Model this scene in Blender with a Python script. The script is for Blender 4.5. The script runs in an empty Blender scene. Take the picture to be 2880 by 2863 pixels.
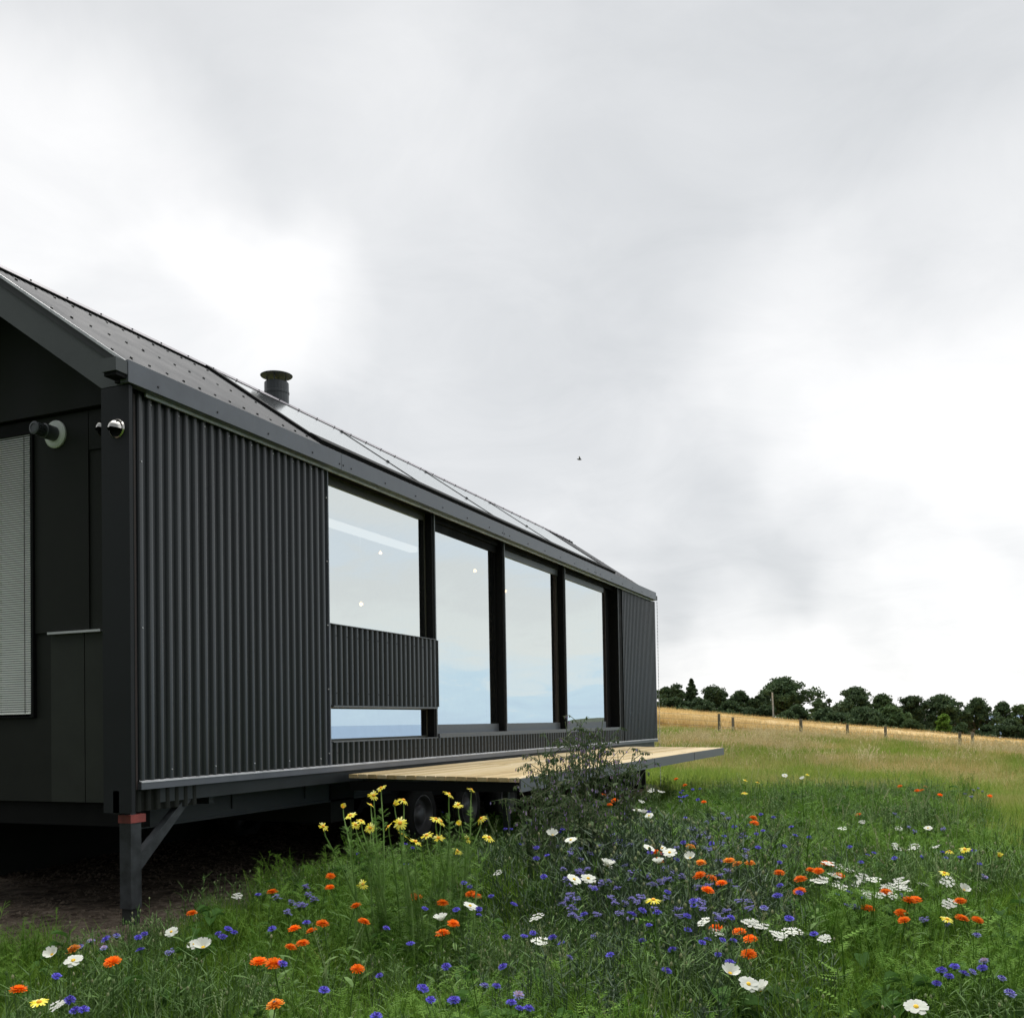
import bpy, math, random
import numpy as np
R = math.radians
random.seed(7); rng = np.random.default_rng(7)
sc = bpy.context.scene
col = sc.collection
# ------------------------------------------------------------------ camera
FPX, PY, W, H = 2833.5, 1960.3, 2880, 2863
CAM = np.array([4.8174, -4.9823, 0.3374])
YAW, PITCH, ROLL = R(22.721), R(1.447), R(-0.948)
def basis():
    f = np.array([-math.sin(YAW), math.cos(YAW), 0]); r = np.array([math.cos(YAW), math.sin(YAW), 0]); u = np.array([0, 0, 1.])
    f2 = f*math.cos(PITCH) + u*math.sin(PITCH); u2 = u*math.cos(PITCH) - f*math.sin(PITCH)
    return f2, r*math.cos(ROLL) + u2*math.sin(ROLL), u2*math.cos(ROLL) - r*math.sin(ROLL)
F3, R3, U3 = basis()
def ray(x, y): return F3 + R3*(x-1440)/FPX - U3*(y-PY)/FPX
def proj(p):
    d = np.asarray(p, float) - CAM; z = d@F3
    return 1440 + FPX*(d@R3)/z, PY - FPX*(d@U3)/z
def at_depth(x, y, d): return CAM + ray(x, y)*d
cam_d = bpy.data.cameras.new('camera'); cam = bpy.data.objects.new('camera', cam_d); col.objects.link(cam)
cam_d.sensor_fit = 'HORIZONTAL'; cam_d.sensor_width = 36; cam_d.lens = FPX/W*36
cam_d.shift_y = (PY - H/2)/W; cam_d.clip_start = .05; cam_d.clip_end = 90000
from mathutils import Matrix, Vector
m = Matrix.Identity(4)
for i in range(3): m[i][0] = R3[i]; m[i][1] = U3[i]; m[i][2] = -F3[i]; m[i][3] = CAM[i]
cam.matrix_world = m
sc.camera = cam
# ------------------------------------------------------------------ materials
def new_mat(name):
    m = bpy.data.materials.new(name); m.use_nodes = True
    nt = m.node_tree; b = nt.nodes['Principled BSDF']; return m, nt, b
def N(nt, t, **k):
    n = nt.nodes.new(t)
    for a, v in k.items():
        if a == 'inp':
            for i, x in v.items(): n.inputs[i].default_value = x
        else: setattr(n, a, v)
    return n
def ramp(nt, stops, interp='LINEAR'):
    r = N(nt, 'ShaderNodeValToRGB'); r.color_ramp.interpolation = interp
    e = r.color_ramp.elements
    while len(e) > 1: e.remove(e[-1])
    e[0].position = stops[0][0]; e[0].color = (*stops[0][1], 1)
    for p, c in stops[1:]:
        x = e.new(p); x.color = (*c, 1)
    return r
def mat(name, c, rough=.5, metal=0, noise=.15, scale=6, bump=0, bscale=40, spec=.5, stretch=(1, 1, 1)):
    """base colour with dirt / tone variation, optional bump"""
    m, nt, b = new_mat(name); L = nt.links
    tc = N(nt, 'ShaderNodeTexCoord'); mp = N(nt, 'ShaderNodeMapping', inp={'Scale': stretch}); L.new(tc.outputs['Object'], mp.inputs[0])
    n = N(nt, 'ShaderNodeTexNoise', inp={'Scale': scale, 'Detail': 6.0, 'Roughness': .6}); L.new(mp.outputs[0], n.inputs['Vector'])
    lo = tuple(max(0, v*(1-noise)) for v in c); hi = tuple(min(1, v*(1+noise)) for v in c)
    r = ramp(nt, [(.3, lo), (.7, hi)]); L.new(n.outputs['Fac'], r.inputs[0]); L.new(r.outputs[0], b.inputs['Base Color'])
    mr = N(nt, 'ShaderNodeMapRange', inp={'From Min': .3, 'From Max': .7, 'To Min': rough*.85, 'To Max': min(1, rough*1.15)})
    L.new(n.outputs['Fac'], mr.inputs[0]); L.new(mr.outputs[0], b.inputs['Roughness'])
    b.inputs['Metallic'].default_value = metal; b.inputs['Specular IOR Level'].default_value = spec
    if bump:
        n2 = N(nt, 'ShaderNodeTexNoise', inp={'Scale': bscale, 'Detail': 4.0}); L.new(mp.outputs[0], n2.inputs['Vector'])
        bp = N(nt, 'ShaderNodeBump', inp={'Strength': bump, 'Distance': .01}); L.new(n2.outputs['Fac'], bp.inputs['Height']); L.new(bp.outputs[0], b.inputs['Normal'])
    return m
def leafmat(name, cols, trans=.35, rough=.55, patch=1.2, patchcols=None, rand=True):
    """foliage: colour varies per instance and across the ground, some light passes through"""
    m, nt, b = new_mat(name); L = nt.links
    oi = N(nt, 'ShaderNodeObjectInfo'); geo = N(nt, 'ShaderNodeNewGeometry')
    n = N(nt, 'ShaderNodeTexNoise', inp={'Scale': patch, 'Detail': 3.0}); L.new(geo.outputs['Position'], n.inputs['Vector'])
    st = [(i/(max(1, len(cols)-1)), c) for i, c in enumerate(cols)]
    r = ramp(nt, st)
    if rand == 'island': L.new(geo.outputs['Random Per Island'], r.inputs[0])
    else: L.new(oi.outputs['Random'], r.inputs[0])
    out = r.outputs[0]
    if patchcols:
        mr = N(nt, 'ShaderNodeMapRange', inp={'From Min': .42, 'From Max': .58}); L.new(n.outputs['Fac'], mr.inputs[0])
        mx = N(nt, 'ShaderNodeMix', data_type='RGBA'); L.new(mr.outputs[0], mx.inputs['Factor']); L.new(out, mx.inputs['A'])
        r2 = ramp(nt, [(i/(max(1, len(patchcols)-1)), c) for i, c in enumerate(patchcols)]); L.new(oi.outputs['Random'], r2.inputs[0])
        L.new(r2.outputs[0], mx.inputs['B']); out = mx.outputs['Result']
    if rand == 'island':
        vr = N(nt, 'ShaderNodeMapRange', inp={'To Min': .72, 'To Max': 1.06}); L.new(oi.outputs['Random'], vr.inputs[0])
        vs_ = N(nt, 'ShaderNodeVectorMath', operation='SCALE'); L.new(out, vs_.inputs[0]); L.new(vr.outputs[0], vs_.inputs['Scale']); out = vs_.outputs[0]
    L.new(out, b.inputs['Base Color']); b.inputs['Roughness'].default_value = max(rough, .6); b.inputs['Specular IOR Level'].default_value = .12
    t = N(nt, 'ShaderNodeBsdfTranslucent'); L.new(out, t.inputs['Color'])
    ms = N(nt, 'ShaderNodeMixShader', inp={0: trans}); L.new(b.outputs[0], ms.inputs[1]); L.new(t.outputs[0], ms.inputs[2])
    L.new(ms.outputs[0], nt.nodes['Material Output'].inputs['Surface'])
    return m
M = {}
M['clad'] = mat('cladding_black', (.016, .0195, .0225), .30, 0, .38, 2.2, spec=.75, stretch=(3, 3, .35))
M['roofm'] = mat('roof_grey', (.050, .052, .055), .5, .1, .2, 3, spec=.35)
M['trim'] = mat('trim_grey', (.125, .135, .155), .42, .15, .15, 4, bump=.02)
M['light'] = mat('galvanised_edge', (.62, .63, .64), .4, .5, .15, 8)
M['cap'] = mat('ridge_metal', (.27, .255, .275), .6, .1, .1, 8, spec=.2)
M['barge'] = mat('barge_grey', (.075, .083, .085), .5, 0, .2, 2)
M['board'] = mat('dark_board', (.016, .018, .015), .65, 0, .3, 3, spec=.25)
M['board2'] = mat('lighter_board', (.030, .034, .028), .6, 0, .25, 3, spec=.3)
M['post'] = mat('post_black', (.012, .014, .016), .55, 0, .2, 3, spec=.3)
M['rust'] = mat('rust_edge', (.035, .025, .022), .7, 0, .3, 9)
M['black'] = mat('reveal_black', (.006, .0065, .0065), .7, spec=.15)
M['olive'] = mat('olive_frame', (.045, .045, .030), .5)  # warm reflection put into the window frame colour; other trims share the olive
M['winfr'] = mat('window_frame_grey', (.11, .12, .13), .4, .2, .1)
M['white'] = mat('interior_white', (.75, .74, .68), .7)
M['floor'] = mat('interior_floor', (.35, .25, .16), .5)
M['plastic'] = mat('white_plastic', (.86, .89, .84), .4, noise=.04)
M['flue'] = mat('flue_grey', (.075, .082, .088), .4)
M['chim'] = mat('chimney_grey', (.055, .06, .065), .4, .3)
M['tyre'] = mat('tyre', (.012, .012, .012), .8)
M['rim'] = mat('rim', (.16, .16, .17), .4, .5)
M['chassis'] = mat('chassis', (.032, .038, .042), .5, .2, .25, 5)
M['red'] = mat('red_plate', (.30, .065, .055), .6, 0, .35, 12)
M['steel'] = mat('leg_steel', (.045, .05, .055), .55, .3, .5, 9)
M['steelr'] = mat('leg_foot', (.018, .02, .018), .8, 0, .4, 9)
M['screw'] = mat('screw_dark', (.02, .02, .022), .4)
M['screwl'] = mat('screw_light', (.6, .6, .6), .3, .4)
M['postw'] = mat('fence_wood', (.17, .145, .115), .9, 0, .4, 5, stretch=(1, 1, .2))
M['wire'] = mat('fence_wire', (.18, .17, .15), .6, .5)
M['pole'] = mat('pole_pale', (.45, .43, .38), .8)
M['slate'] = mat('cottage_slate', (.12, .11, .11), .8, 0, .3, 3)
M['harl'] = mat('cottage_wall', (.28, .25, .22), .9)
M['bark'] = mat('bark', (.045, .038, .03), .9, 0, .4, 6)
M['bird'] = mat('bird_grey', (.08, .08, .08), .7)
def chrome():
    m, nt, b = new_mat('stainless'); b.inputs['Base Color'].default_value = (.75, .72, .66, 1); b.inputs['Metallic'].default_value = 1; b.inputs['Roughness'].default_value = .14; return m
M['chrome'] = chrome()
def glass(name, refl, tint=(1, 1, 1), base=None):
    m, nt, b = new_mat(name); L = nt.links
    g = N(nt, 'ShaderNodeBsdfGlossy', inp={'Roughness': 0.0, 'Color': (*tint, 1)})
    if base: t = b; b.inputs['Base Color'].default_value = (*base, 1); b.inputs['Roughness'].default_value = .2
    else: t = N(nt, 'ShaderNodeBsdfTransparent')
    lw = N(nt, 'ShaderNodeLayerWeight', inp={'Blend': .35})
    mr = N(nt, 'ShaderNodeMapRange', inp={'To Min': refl, 'To Max': min(1, refl+.2)}); L.new(lw.outputs['Fresnel'], mr.inputs[0])
    ms = N(nt, 'ShaderNodeMixShader'); L.new(mr.outputs[0], ms.inputs[0]); L.new(t.outputs[0], ms.inputs[1]); L.new(g.outputs[0], ms.inputs[2])
    L.new(ms.outputs[0], nt.nodes['Material Output'].inputs['Surface'])
    return m
M['glass'] = glass('coated_glass', .80, (.98, 1, .99))
M['solar'] = glass('panel_glass', .62, (.98, 1, .99), (.02, .022, .025))
M['solar'].node_tree.nodes['Glossy BSDF'].inputs['Roughness'].default_value = .12
def emit(name, c, s):
    m = bpy.data.materials.new(name); m.use_nodes = True; nt = m.node_tree; nt.nodes.clear()
    e = N(nt, 'ShaderNodeEmission', inp={'Color': (*c, 1), 'Strength': s}); o = N(nt, 'ShaderNodeOutputMaterial'); nt.links.new(e.outputs[0], o.inputs[0]); return m
M['lamp'] = emit('lit_bulb', (1, .60, .22), 9)
M['lampring'] = emit('glowing_shade', (1, .45, .10), 3.5)
M['strip'] = emit('glowing_pale_beam', (1, .97, .86), .8)
def deckmat():
    m, nt, b = new_mat('deck_timber'); L = nt.links
    oi = N(nt, 'ShaderNodeNewGeometry'); tc = N(nt, 'ShaderNodeTexCoord')
    mp = N(nt, 'ShaderNodeMapping', inp={'Scale': (14, 1.2, 14)}); L.new(tc.outputs['Object'], mp.inputs[0])
    n = N(nt, 'ShaderNodeTexNoise', inp={'Scale': 3.0, 'Detail': 8.0, 'Roughness': .7}); L.new(mp.outputs[0], n.inputs['Vector'])
    a = N(nt, 'ShaderNodeMath', operation='ADD'); mm = N(nt, 'ShaderNodeMath', operation='MULTIPLY', inp={1: .75}); L.new(oi.outputs['Random Per Island'], mm.inputs[0])
    L.new(n.outputs['Fac'], a.inputs[0]); L.new(mm.outputs[0], a.inputs[1])
    r = ramp(nt, [(.35, (.33, .235, .11)), (.75, (.52, .39, .19)), (1.1, (.62, .50, .30))]); L.new(a.outputs[0], r.inputs[0]); L.new(r.outputs[0], b.inputs['Base Color'])
    b.inputs['Roughness'].default_value = .75
    bp = N(nt, 'ShaderNodeBump', inp={'Strength': .3, 'Distance': .004}); L.new(n.outputs['Fac'], bp.inputs['Height']); L.new(bp.outputs[0], b.inputs['Normal'])
    return m
M['deck'] = deckmat()
# ------------------------------------------------------------------ mesh builder
class MB:
    def __init__(s): s.v = []; s.f = []; s.m = []; s.mats = []
    def mi(s, m):
        if m not in s.mats: s.mats.append(m)
        return s.mats.index(m)
    def add(s, vs, fs, m):
        o = len(s.v); s.v += [tuple(map(float, v)) for v in vs]; k = s.mi(m)
        for f in fs: s.f.append(tuple(i+o for i in f)); s.m.append(k)
    def box(s, x0, x1, y0, y1, z0, z1, m):
        vs = [(x0, y0, z0), (x1, y0, z0), (x1, y1, z0), (x0, y1, z0), (x0, y0, z1), (x1, y0, z1), (x1, y1, z1), (x0, y1, z1)]
        s.add(vs, [(0, 3, 2, 1), (4, 5, 6, 7), (0, 1, 5, 4), (1, 2, 6, 5), (2, 3, 7, 6), (3, 0, 4, 7)], m)
    def prism(s, poly, axis, a, b, m):
        """polygon in the plane across axis, extruded from a to b"""
        n = len(poly)
        def P(p, t): return {'x': (t, p[0], p[1]), 'y': (p[0], t, p[1]), 'z': (p[0], p[1], t)}[axis]
        vs = [P(p, a) for p in poly] + [P(p, b) for p in poly]
        fs = [(i, (i+1) % n, (i+1) % n+n, i+n) for i in range(n)] + [tuple(range(n))[::-1], tuple(range(n, 2*n))]
        s.add(vs, fs, m)
    def tube(s, p0, p1, r0, r1, m, n=12, caps=True):
        p0 = Vector(p0); p1 = Vector(p1); d = (p1-p0).normalized()
        a = d.orthogonal().normalized(); b = d.cross(a)
        vs = []
        for p, r in ((p0, r0), (p1, r1)):
            for i in range(n):
                t = 2*math.pi*i/n; vs.append(p + (a*math.cos(t) + b*math.sin(t))*r)
        fs = [(i, (i+1) % n, (i+1) % n+n, i+n) for i in range(n)]
        if caps: fs += [tuple(range(n))[::-1], tuple(range(n, 2*n))]
        s.add(vs, fs, m)
    def path(s, pts, rs, m, n=5):
        pts = [Vector(p) for p in pts]; vs = []; k = len(pts)
        for i, p in enumerate(pts):
            d = (pts[min(i+1, k-1)] - pts[max(i-1, 0)]).normalized()
            a = d.cross(Vector((0.31, .95, 0.05))).normalized(); b = d.cross(a)
            for j in range(n):
                t = 2*math.pi*j/n; vs.append(p + (a*math.cos(t) + b*math.sin(t))*rs[i])
        fs = [(i*n+j, i*n+(j+1) % n, (i+1)*n+(j+1) % n, (i+1)*n+j) for i in range(k-1) for j in range(n)]
        s.add(vs, fs, m)
    def lathe(s, prof, c, ax, m, n=20):
        """profile of (radius, height) turned round axis ax through c"""
        ax = Vector(ax).normalized(); a = ax.orthogonal().normalized(); b = ax.cross(a); c = Vector(c); vs = []
        for r, h in prof:
            for j in range(n):
                t = 2*math.pi*j/n; vs.append(c + ax*h + (a*math.cos(t)+b*math.sin(t))*max(r, 1e-4))
        fs = [(i*n+j, i*n+(j+1) % n, (i+1)*n+(j+1) % n, (i+1)*n+j) for i in range(len(prof)-1) for j in range(n)]
        s.add(vs, fs, m)
    def dots(s, pts, r, nrm, m, h=.006, n=6):
        nrm = Vector(nrm).normalized()
        for p in pts: s.tube(Vector(p)-nrm*.002, Vector(p)+nrm*h, r, r*.75, m, n)
    def mesh(s, name, smooth=False):
        me = bpy.data.meshes.new(name); me.from_pydata(s.v, [], s.f); me.update()
        for x in s.mats: me.materials.append(x)
        me.polygons.foreach_set('material_index', s.m)
        if smooth: me.polygons.foreach_set('use_smooth', [True]*len(s.f))
        return me
    def build(s, name, parent=None, smooth=False, link=True):
        o = bpy.data.objects.new(name, s.mesh(name, smooth))
        if link: col.objects.link(o)
        if parent: o.parent = parent
        return o
def empty(name, loc=(0, 0, 0)):
    o = bpy.data.objects.new(name, None); o.location = loc; o.empty_display_size = .1; col.objects.link(o); return o
def tag(o, label, cat=None, group=None, kind=None):
    if label: o['label'] = label
    if cat: o['category'] = cat
    if group: o['group'] = group
    if kind: o['kind'] = kind
    return o
# ------------------------------------------------------------------ terrain
CX, CY = CAM[0], CAM[1]
def uv_of(x, y):
    rx, ry = x-CX, y-CY
    return rx*math.cos(YAW)+ry*math.sin(YAW), -rx*math.sin(YAW)+ry*math.cos(YAW)
def xy_of(u, d): return CX+u*math.cos(YAW)-d*math.sin(YAW), CY+u*math.sin(YAW)+d*math.cos(YAW)
BD = ([-400, 0, 5, 8, 20, 30, 50, 75, 130, 160, 250, 500, 1500, 6000], [-1.2, -1.0, -.97, -.95, -.80, -.42, .50, 1.45, 3.05, 3.1, 1.2, -9, -38, -60])
SD = ([0, 8, 15, 25, 50, 130, 500, 1500], [0, 0, .02, .05, .094, .113, .09, .0])
def ground(x, y):
    x = np.asarray(x, float); y = np.asarray(y, float)
    u, d = uv_of(x, y); r = np.where(d > 0, np.sqrt(d*d+np.where(u > 0, .25*u*u, 0)), d)
    ue = np.where(u > -8, u, -8 + (u+8)*.15)
    b = 0; s = 0
    for k in (.88, 1, 1.12):
        b = b + np.interp(r*k, *BD)/3; s = s + np.interp(r*k, *SD)/3
    near = np.clip((r-6)/20, 0, 1)
    w = (.03*np.sin(x*1.3+.7)*np.cos(y*1.1) + .12*near*np.sin(x*.21+1)*np.sin(y*.17+2))
    return np.maximum(b - s*ue + w, -70)
def gz(x, y): return float(ground(x, y))
def hit(px, py, h=0, dmax=400):
    """point at height h above the ground seen at a pixel of the photograph"""
    r = ray(px, py); t = 1.5
    while t < dmax:
        p = CAM + r*t
        if p[2] <= gz(p[0], p[1]) + h: break
        t *= 1.01
    lo, hi = t/1.01, t
    for _ in range(24):
        mid = (lo+hi)/2; p = CAM + r*mid
        if p[2] <= gz(p[0], p[1]) + h: hi = mid
        else: lo = mid
    return CAM + r*hi
def soil_w(x, y):
    """1 where the soil under and beside the building is bare"""
    n = .18*np.sin(x*3.1+y*2.3)+.12*np.sin(x*7.3-y*5.1)
    a = np.clip((.66 - x + n)*4, 0, 1)*np.clip((y + 1.10 - .1*x + n)*4, 0, 1)
    return a*np.clip((15-y)/1.5, 0, 1)*np.clip((x+8)/2, 0, 1)
ax_u = np.concatenate([-np.geomspace(30, 6000, 34)[::-1], np.linspace(-29, 40, 190), np.geomspace(41, 6000, 50)])
ax_d = np.concatenate([-np.geomspace(8, 3000, 20)[::-1], np.linspace(-7.8, 20, 150), np.geomspace(20.3, 9000, 110)])
UU, DD = np.meshgrid(ax_u, ax_d); XX, YY = xy_of(UU, DD); ZZ = ground(XX, YY)
sw = soil_w(XX, YY); ZZ = ZZ + sw*rng.normal(0, .008, ZZ.shape)
nu, nd = len(ax_u), len(ax_d)
me = bpy.data.meshes.new('ground')
idx = (np.arange(nd-1)[:, None]*nu + np.arange(nu-1)[None, :]).ravel()
me.from_pydata(np.stack([XX.ravel(), YY.ravel(), ZZ.ravel()], 1).tolist(), [], np.stack([idx, idx+1, idx+nu+1, idx+nu], 1).tolist())
me.polygons.foreach_set('use_smooth', [True]*len(me.polygons))
# zone attribute: r soil, g dry meadow
far = np.clip((DD-20-1.5*np.sin(UU*.5))/8, 0, 1)
ca = me.color_attributes.new('zone', 'FLOAT_COLOR', 'POINT')
cc = np.stack([sw.ravel(), far.ravel(), np.zeros(sw.size), np.ones(sw.size)], 1).astype('f'); ca.data.foreach_set('color', cc.ravel())
def groundmat():
    m, nt, b = new_mat('earth_and_turf'); L = nt.links
    at = N(nt, 'ShaderNodeAttribute', attribute_name='zone'); sp = N(nt, 'ShaderNodeSeparateColor'); L.new(at.outputs['Color'], sp.inputs[0])
    geo = N(nt, 'ShaderNodeNewGeometry')
    def nz(s, d=6.): n = N(nt, 'ShaderNodeTexNoise', inp={'Scale': s, 'Detail': d, 'Roughness': .65}); L.new(geo.outputs['Position'], n.inputs['Vector']); return n
    n1 = nz(9.); n2 = nz(.5); n3 = nz(45.)
    soil = ramp(nt, [(.35, (.028, .021, .016)), (.55, (.085, .068, .052)), (.75, (.17, .14, .11))]); L.new(n1.outputs['Fac'], soil.inputs[0])
    green = ramp(nt, [(.35, (.020, .035, .010)), (.65, (.045, .075, .018))]); L.new(n3.outputs['Fac'], green.inputs[0])
    dry = ramp(nt, [(.40, (.17, .24, .05)), (.52, (.32, .30, .10)), (.65, (.42, .35, .16))]); L.new(n2.outputs['Fac'], dry.inputs[0])
    a = N(nt, 'ShaderNodeMix', data_type='RGBA'); L.new(sp.outputs['Green'], a.inputs['Factor']); L.new(green.outputs[0], a.inputs['A']); L.new(dry.outputs[0], a.inputs['B'])
    c = N(nt, 'ShaderNodeMix', data_type='RGBA'); L.new(sp.outputs['Red'], c.inputs['Factor']); L.new(a.outputs['Result'], c.inputs['A']); L.new(soil.outputs[0], c.inputs['B'])
    L.new(c.outputs['Result'], b.inputs['Base Color']); b.inputs['Roughness'].default_value = 1.; b.inputs['Specular IOR Level'].default_value = .05
    bp = N(nt, 'ShaderNodeBump', inp={'Strength': .8, 'Distance': .05}); L.new(n1.outputs['Fac'], bp.inputs['Height']); L.new(bp.outputs[0], b.inputs['Normal'])
    return m
me.materials.append(groundmat()); g = bpy.data.objects.new('ground', me); col.objects.link(g)
tag(g, 'grassy sloping ground with bare brown soil beside the black house', 'ground', kind='structure')
# sea
mb = MB(); m, nt, b = new_mat('sea_water'); b.inputs['Base Color'].default_value = (.10, .20, .34, 1); b.inputs['Roughness'].default_value = .35
n = N(nt, 'ShaderNodeTexNoise', inp={'Scale': .02, 'Detail': 6.}); g_ = N(nt, 'ShaderNodeNewGeometry'); nt.links.new(g_.outputs['Position'], n.inputs['Vector'])
bp = N(nt, 'ShaderNodeBump', inp={'Strength': .5, 'Distance': 3.}); nt.links.new(n.outputs['Fac'], bp.inputs['Height']); nt.links.new(bp.outputs[0], b.inputs['Normal'])
ring = [(60000*math.cos(t), 60000*math.sin(t), -31) for t in np.linspace(0, 2*math.pi, 97)[:-1]]
mb.add(ring, [tuple(range(96))], m); o = mb.build('sea'); tag(o, 'pale blue sea far beyond the fields', 'sea', kind='structure')
# wheat field: the ripe crop surface over the hill
WU, WD = np.meshgrid(np.linspace(-60, 110, 200), np.concatenate([np.linspace(52.5, 60, 24), np.geomspace(60.4, 190, 130)]))
WX, WY = xy_of(WU, WD)
WZ = ground(WX, WY) + .55 + rng.normal(0, .05, WX.shape); WZ = ground(WX, WY) + (WZ-ground(WX, WY))*np.clip((WD-52)/14, .0, 1)
me = bpy.data.meshes.new('wheat'); nu2, nd2 = WU.shape[1], WU.shape[0]
idx = (np.arange(nd2-1)[:, None]*nu2 + np.arange(nu2-1)[None, :]).ravel()
me.from_pydata(np.stack([WX.ravel(), WY.ravel(), WZ.ravel()], 1).tolist(), [], np.stack([idx, idx+1, idx+nu2+1, idx+nu2], 1).tolist())
m, nt, b = new_mat('wheat_crop'); geo = N(nt, 'ShaderNodeNewGeometry')
mp = N(nt, 'ShaderNodeMapping', inp={'Rotation': (0, 0, YAW), 'Scale': (1, .12, 1)}); nt.links.new(geo.outputs['Position'], mp.inputs[0])
n = N(nt, 'ShaderNodeTexNoise', inp={'Scale': 2.2, 'Detail': 8., 'Roughness': .75}); nt.links.new(mp.outputs[0], n.inputs['Vector'])
rr = ramp(nt, [(.3, (.40, .27, .10)), (.5, (.58, .42, .19)), (.7, (.68, .52, .28))]); nt.links.new(n.outputs['Fac'], rr.inputs[0]); nt.links.new(rr.outputs[0], b.inputs['Base Color'])
b.inputs['Roughness'].default_value = .9
bp = N(nt, 'ShaderNodeBump', inp={'Strength': .7, 'Distance': .3}); nt.links.new(n.outputs['Fac'], bp.inputs['Height']); nt.links.new(bp.outputs[0], b.inputs['Normal'])
me.materials.append(m); o = bpy.data.objects.new('wheat_field', me); col.objects.link(o)
tag(o, 'golden ripe wheat field sloping down to the right', 'wheat field', kind='stuff')
M['wheat'] = m
# headland mirrored in the far window pane
mb = MB(); vs = []; nseg = 60
M['hill'] = mat('far_hill', (.035, .05, .03), .9, 0, .4, .02)
for i in range(nseg+1):
    t = i/nseg; az = R(-2 - 14*t) ; # measured from +Y towards +X, negative here
    az = R(5 + 14*t); rad = 900
    x = CX+math.sin(az)*rad; y = CY+math.cos(az)*rad
    h = 1+4.5*math.sin(math.pi*t)**.6*(1+.04*math.sin(i*1.7)+.12*math.sin(i*.35))
    for dr, hh in ((-120, -40), (0, h), (150, -40)):
        vs.append((x+math.sin(az)*dr, y+math.cos(az)*dr, hh))
fs = [(i*3+j, (i+1)*3+j, (i+1)*3+j+1, i*3+j+1) for i in range(nseg) for j in (0, 1)]
mb.add(vs, fs, M['hill']); o = mb.build('headland_hill', smooth=True); tag(o, 'dark low headland far beyond the field', 'hill', kind='structure')
# ------------------------------------------------------------------ house
house = empty('trailer_house', (0, 0, -.95))
tag(house, 'long black corrugated metal house on a wheeled trailer chassis', 'house')
HP = house
def part(mb, name, parent=None, label=None, smooth=False):
    o = mb.build(name, None, smooth); o.parent = parent or HP
    if (parent or HP) is HP: o.location = (0, 0, .95)
    if label: o['label'] = label
    return o
L_ = 13.45
def corr(mb, y0, y1, z0, z1, m, x=.012, pitch=.09, amp=.0165, back=.035):
    n = max(2, int((y1-y0)/pitch*12)); ys = np.linspace(y0, y1, n+1)
    xs = x + amp*np.tanh(1.7*np.cos(2*math.pi*(ys/pitch))+.35)/.94
    vs = []
    for y, xx in zip(ys, xs): vs += [(xx, y, z0), (xx, y, z1), (x-back, y, z1), (x-back, y, z0)]
    fs = []
    for i in range(n):
        a = i*4; b2 = a+4
        fs += [(a, b2, b2+1, a+1), (a+1, b2+1, b2+2, a+2), (a+3, a, a, a)[:0] or (a+3, b2+3, b2, a), (a+2, b2+2, b2+3, a+3)]
    fs += [(0, 1, 2, 3), (n*4+3, n*4+2, n*4+1, n*4)]
    mb.add(vs, fs, m)
def crests(y0, y1, pitch=.09, step=2):
    k0 = math.ceil(y0/pitch); return [k*pitch for k in range(k0, int(y1/pitch)) if k % step == 0]
P_ = .076
# wall claddings
mb = MB(); corr(mb, .15, 2.395, 0, 2.56, M['clad'])
mb.dots([(.0275, y, z) for z in (2.5,) for y in crests(.2, 2.4, step=3)] + [(.0275, y, z) for z in (.06,) for y in crests(.2, 2.4, step=5)] + [(.0275, 2.38, z) for z in (.1, .65, 1.2, 1.75, 2.3)] + [(.028, .18, z) for z in (1.0, 2.1)], .006, (1, 0, 0), M['screwl'])
mb.box(-.02, .031, 2.396, 2.411, 0, 2.56, M['trim'])
part(mb, 'wall_cladding')
mb = MB(); corr(mb, 2.415, 4.49, .515, 1.215, M['clad'], x=.004)
mb.dots([(.0195, y, z) for z in (.62, 1.12) for y in crests(2.46, 4.48)], .006, (1, 0, 0), M['screw'])
part(mb, 'wall_cladding', label='corrugated panel between the two stacked windows')
mb = MB(); corr(mb, 2.415, 11.32, 0, .19, M['clad'], x=.004)
mb.dots([(.0195, y, .1) for y in crests(2.46, 11.3)], .006, (1, 0, 0), M['screw'])
part(mb, 'wall_cladding', label='low corrugated strip under the windows')
mb = MB(); corr(mb, 11.33, L_-.0, 0, 2.56, M['clad'])
mb.dots([(.0275, 11.36, z) for z in (.3, 1.0, 1.7, 2.3)], .006, (1, 0, 0), M['screw'])
mb.box(-.02, .028, L_, L_+.03, -.02, 2.56, M['clad'])
part(mb, 'wall_cladding', label='narrow corrugated panel at the far end')
# bottom flashing with light upper edge
mb = MB(); mb.box(-.02, .040, .15, L_+.03, -.060, -.012, M['trim']); mb.prism([(.020, -.001), (.043, -.0115), (.043, -.016), (.018, -.008)], 'y', .15, L_+.03, M['light'])
part(mb, 'bottom_flashing')
# core body walls (behind claddings), back wall, floor
mb = MB(); mb.box(-2.76, -2.70, .35, L_, -.16, 2.6, M['clad']); mb.box(-2.70, -.02, L_-.08, L_-.02, -.16, 2.6, M['clad'])
mb.box(-.10, -.032, .36, 2.36, 0, 2.6, M['board']); mb.box(-.10, -.012, 11.42, L_-.1, 0, 2.6, M['board'])
part(mb, 'back_wall')
mb = MB(); mb.box(-2.70, -.012, .35, L_-.1, -.16, -.06, M['chassis']); mb.box(-2.69, -.2, .40, L_-.12, -.055, .02, M['floor']); part(mb, 'floor')
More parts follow.
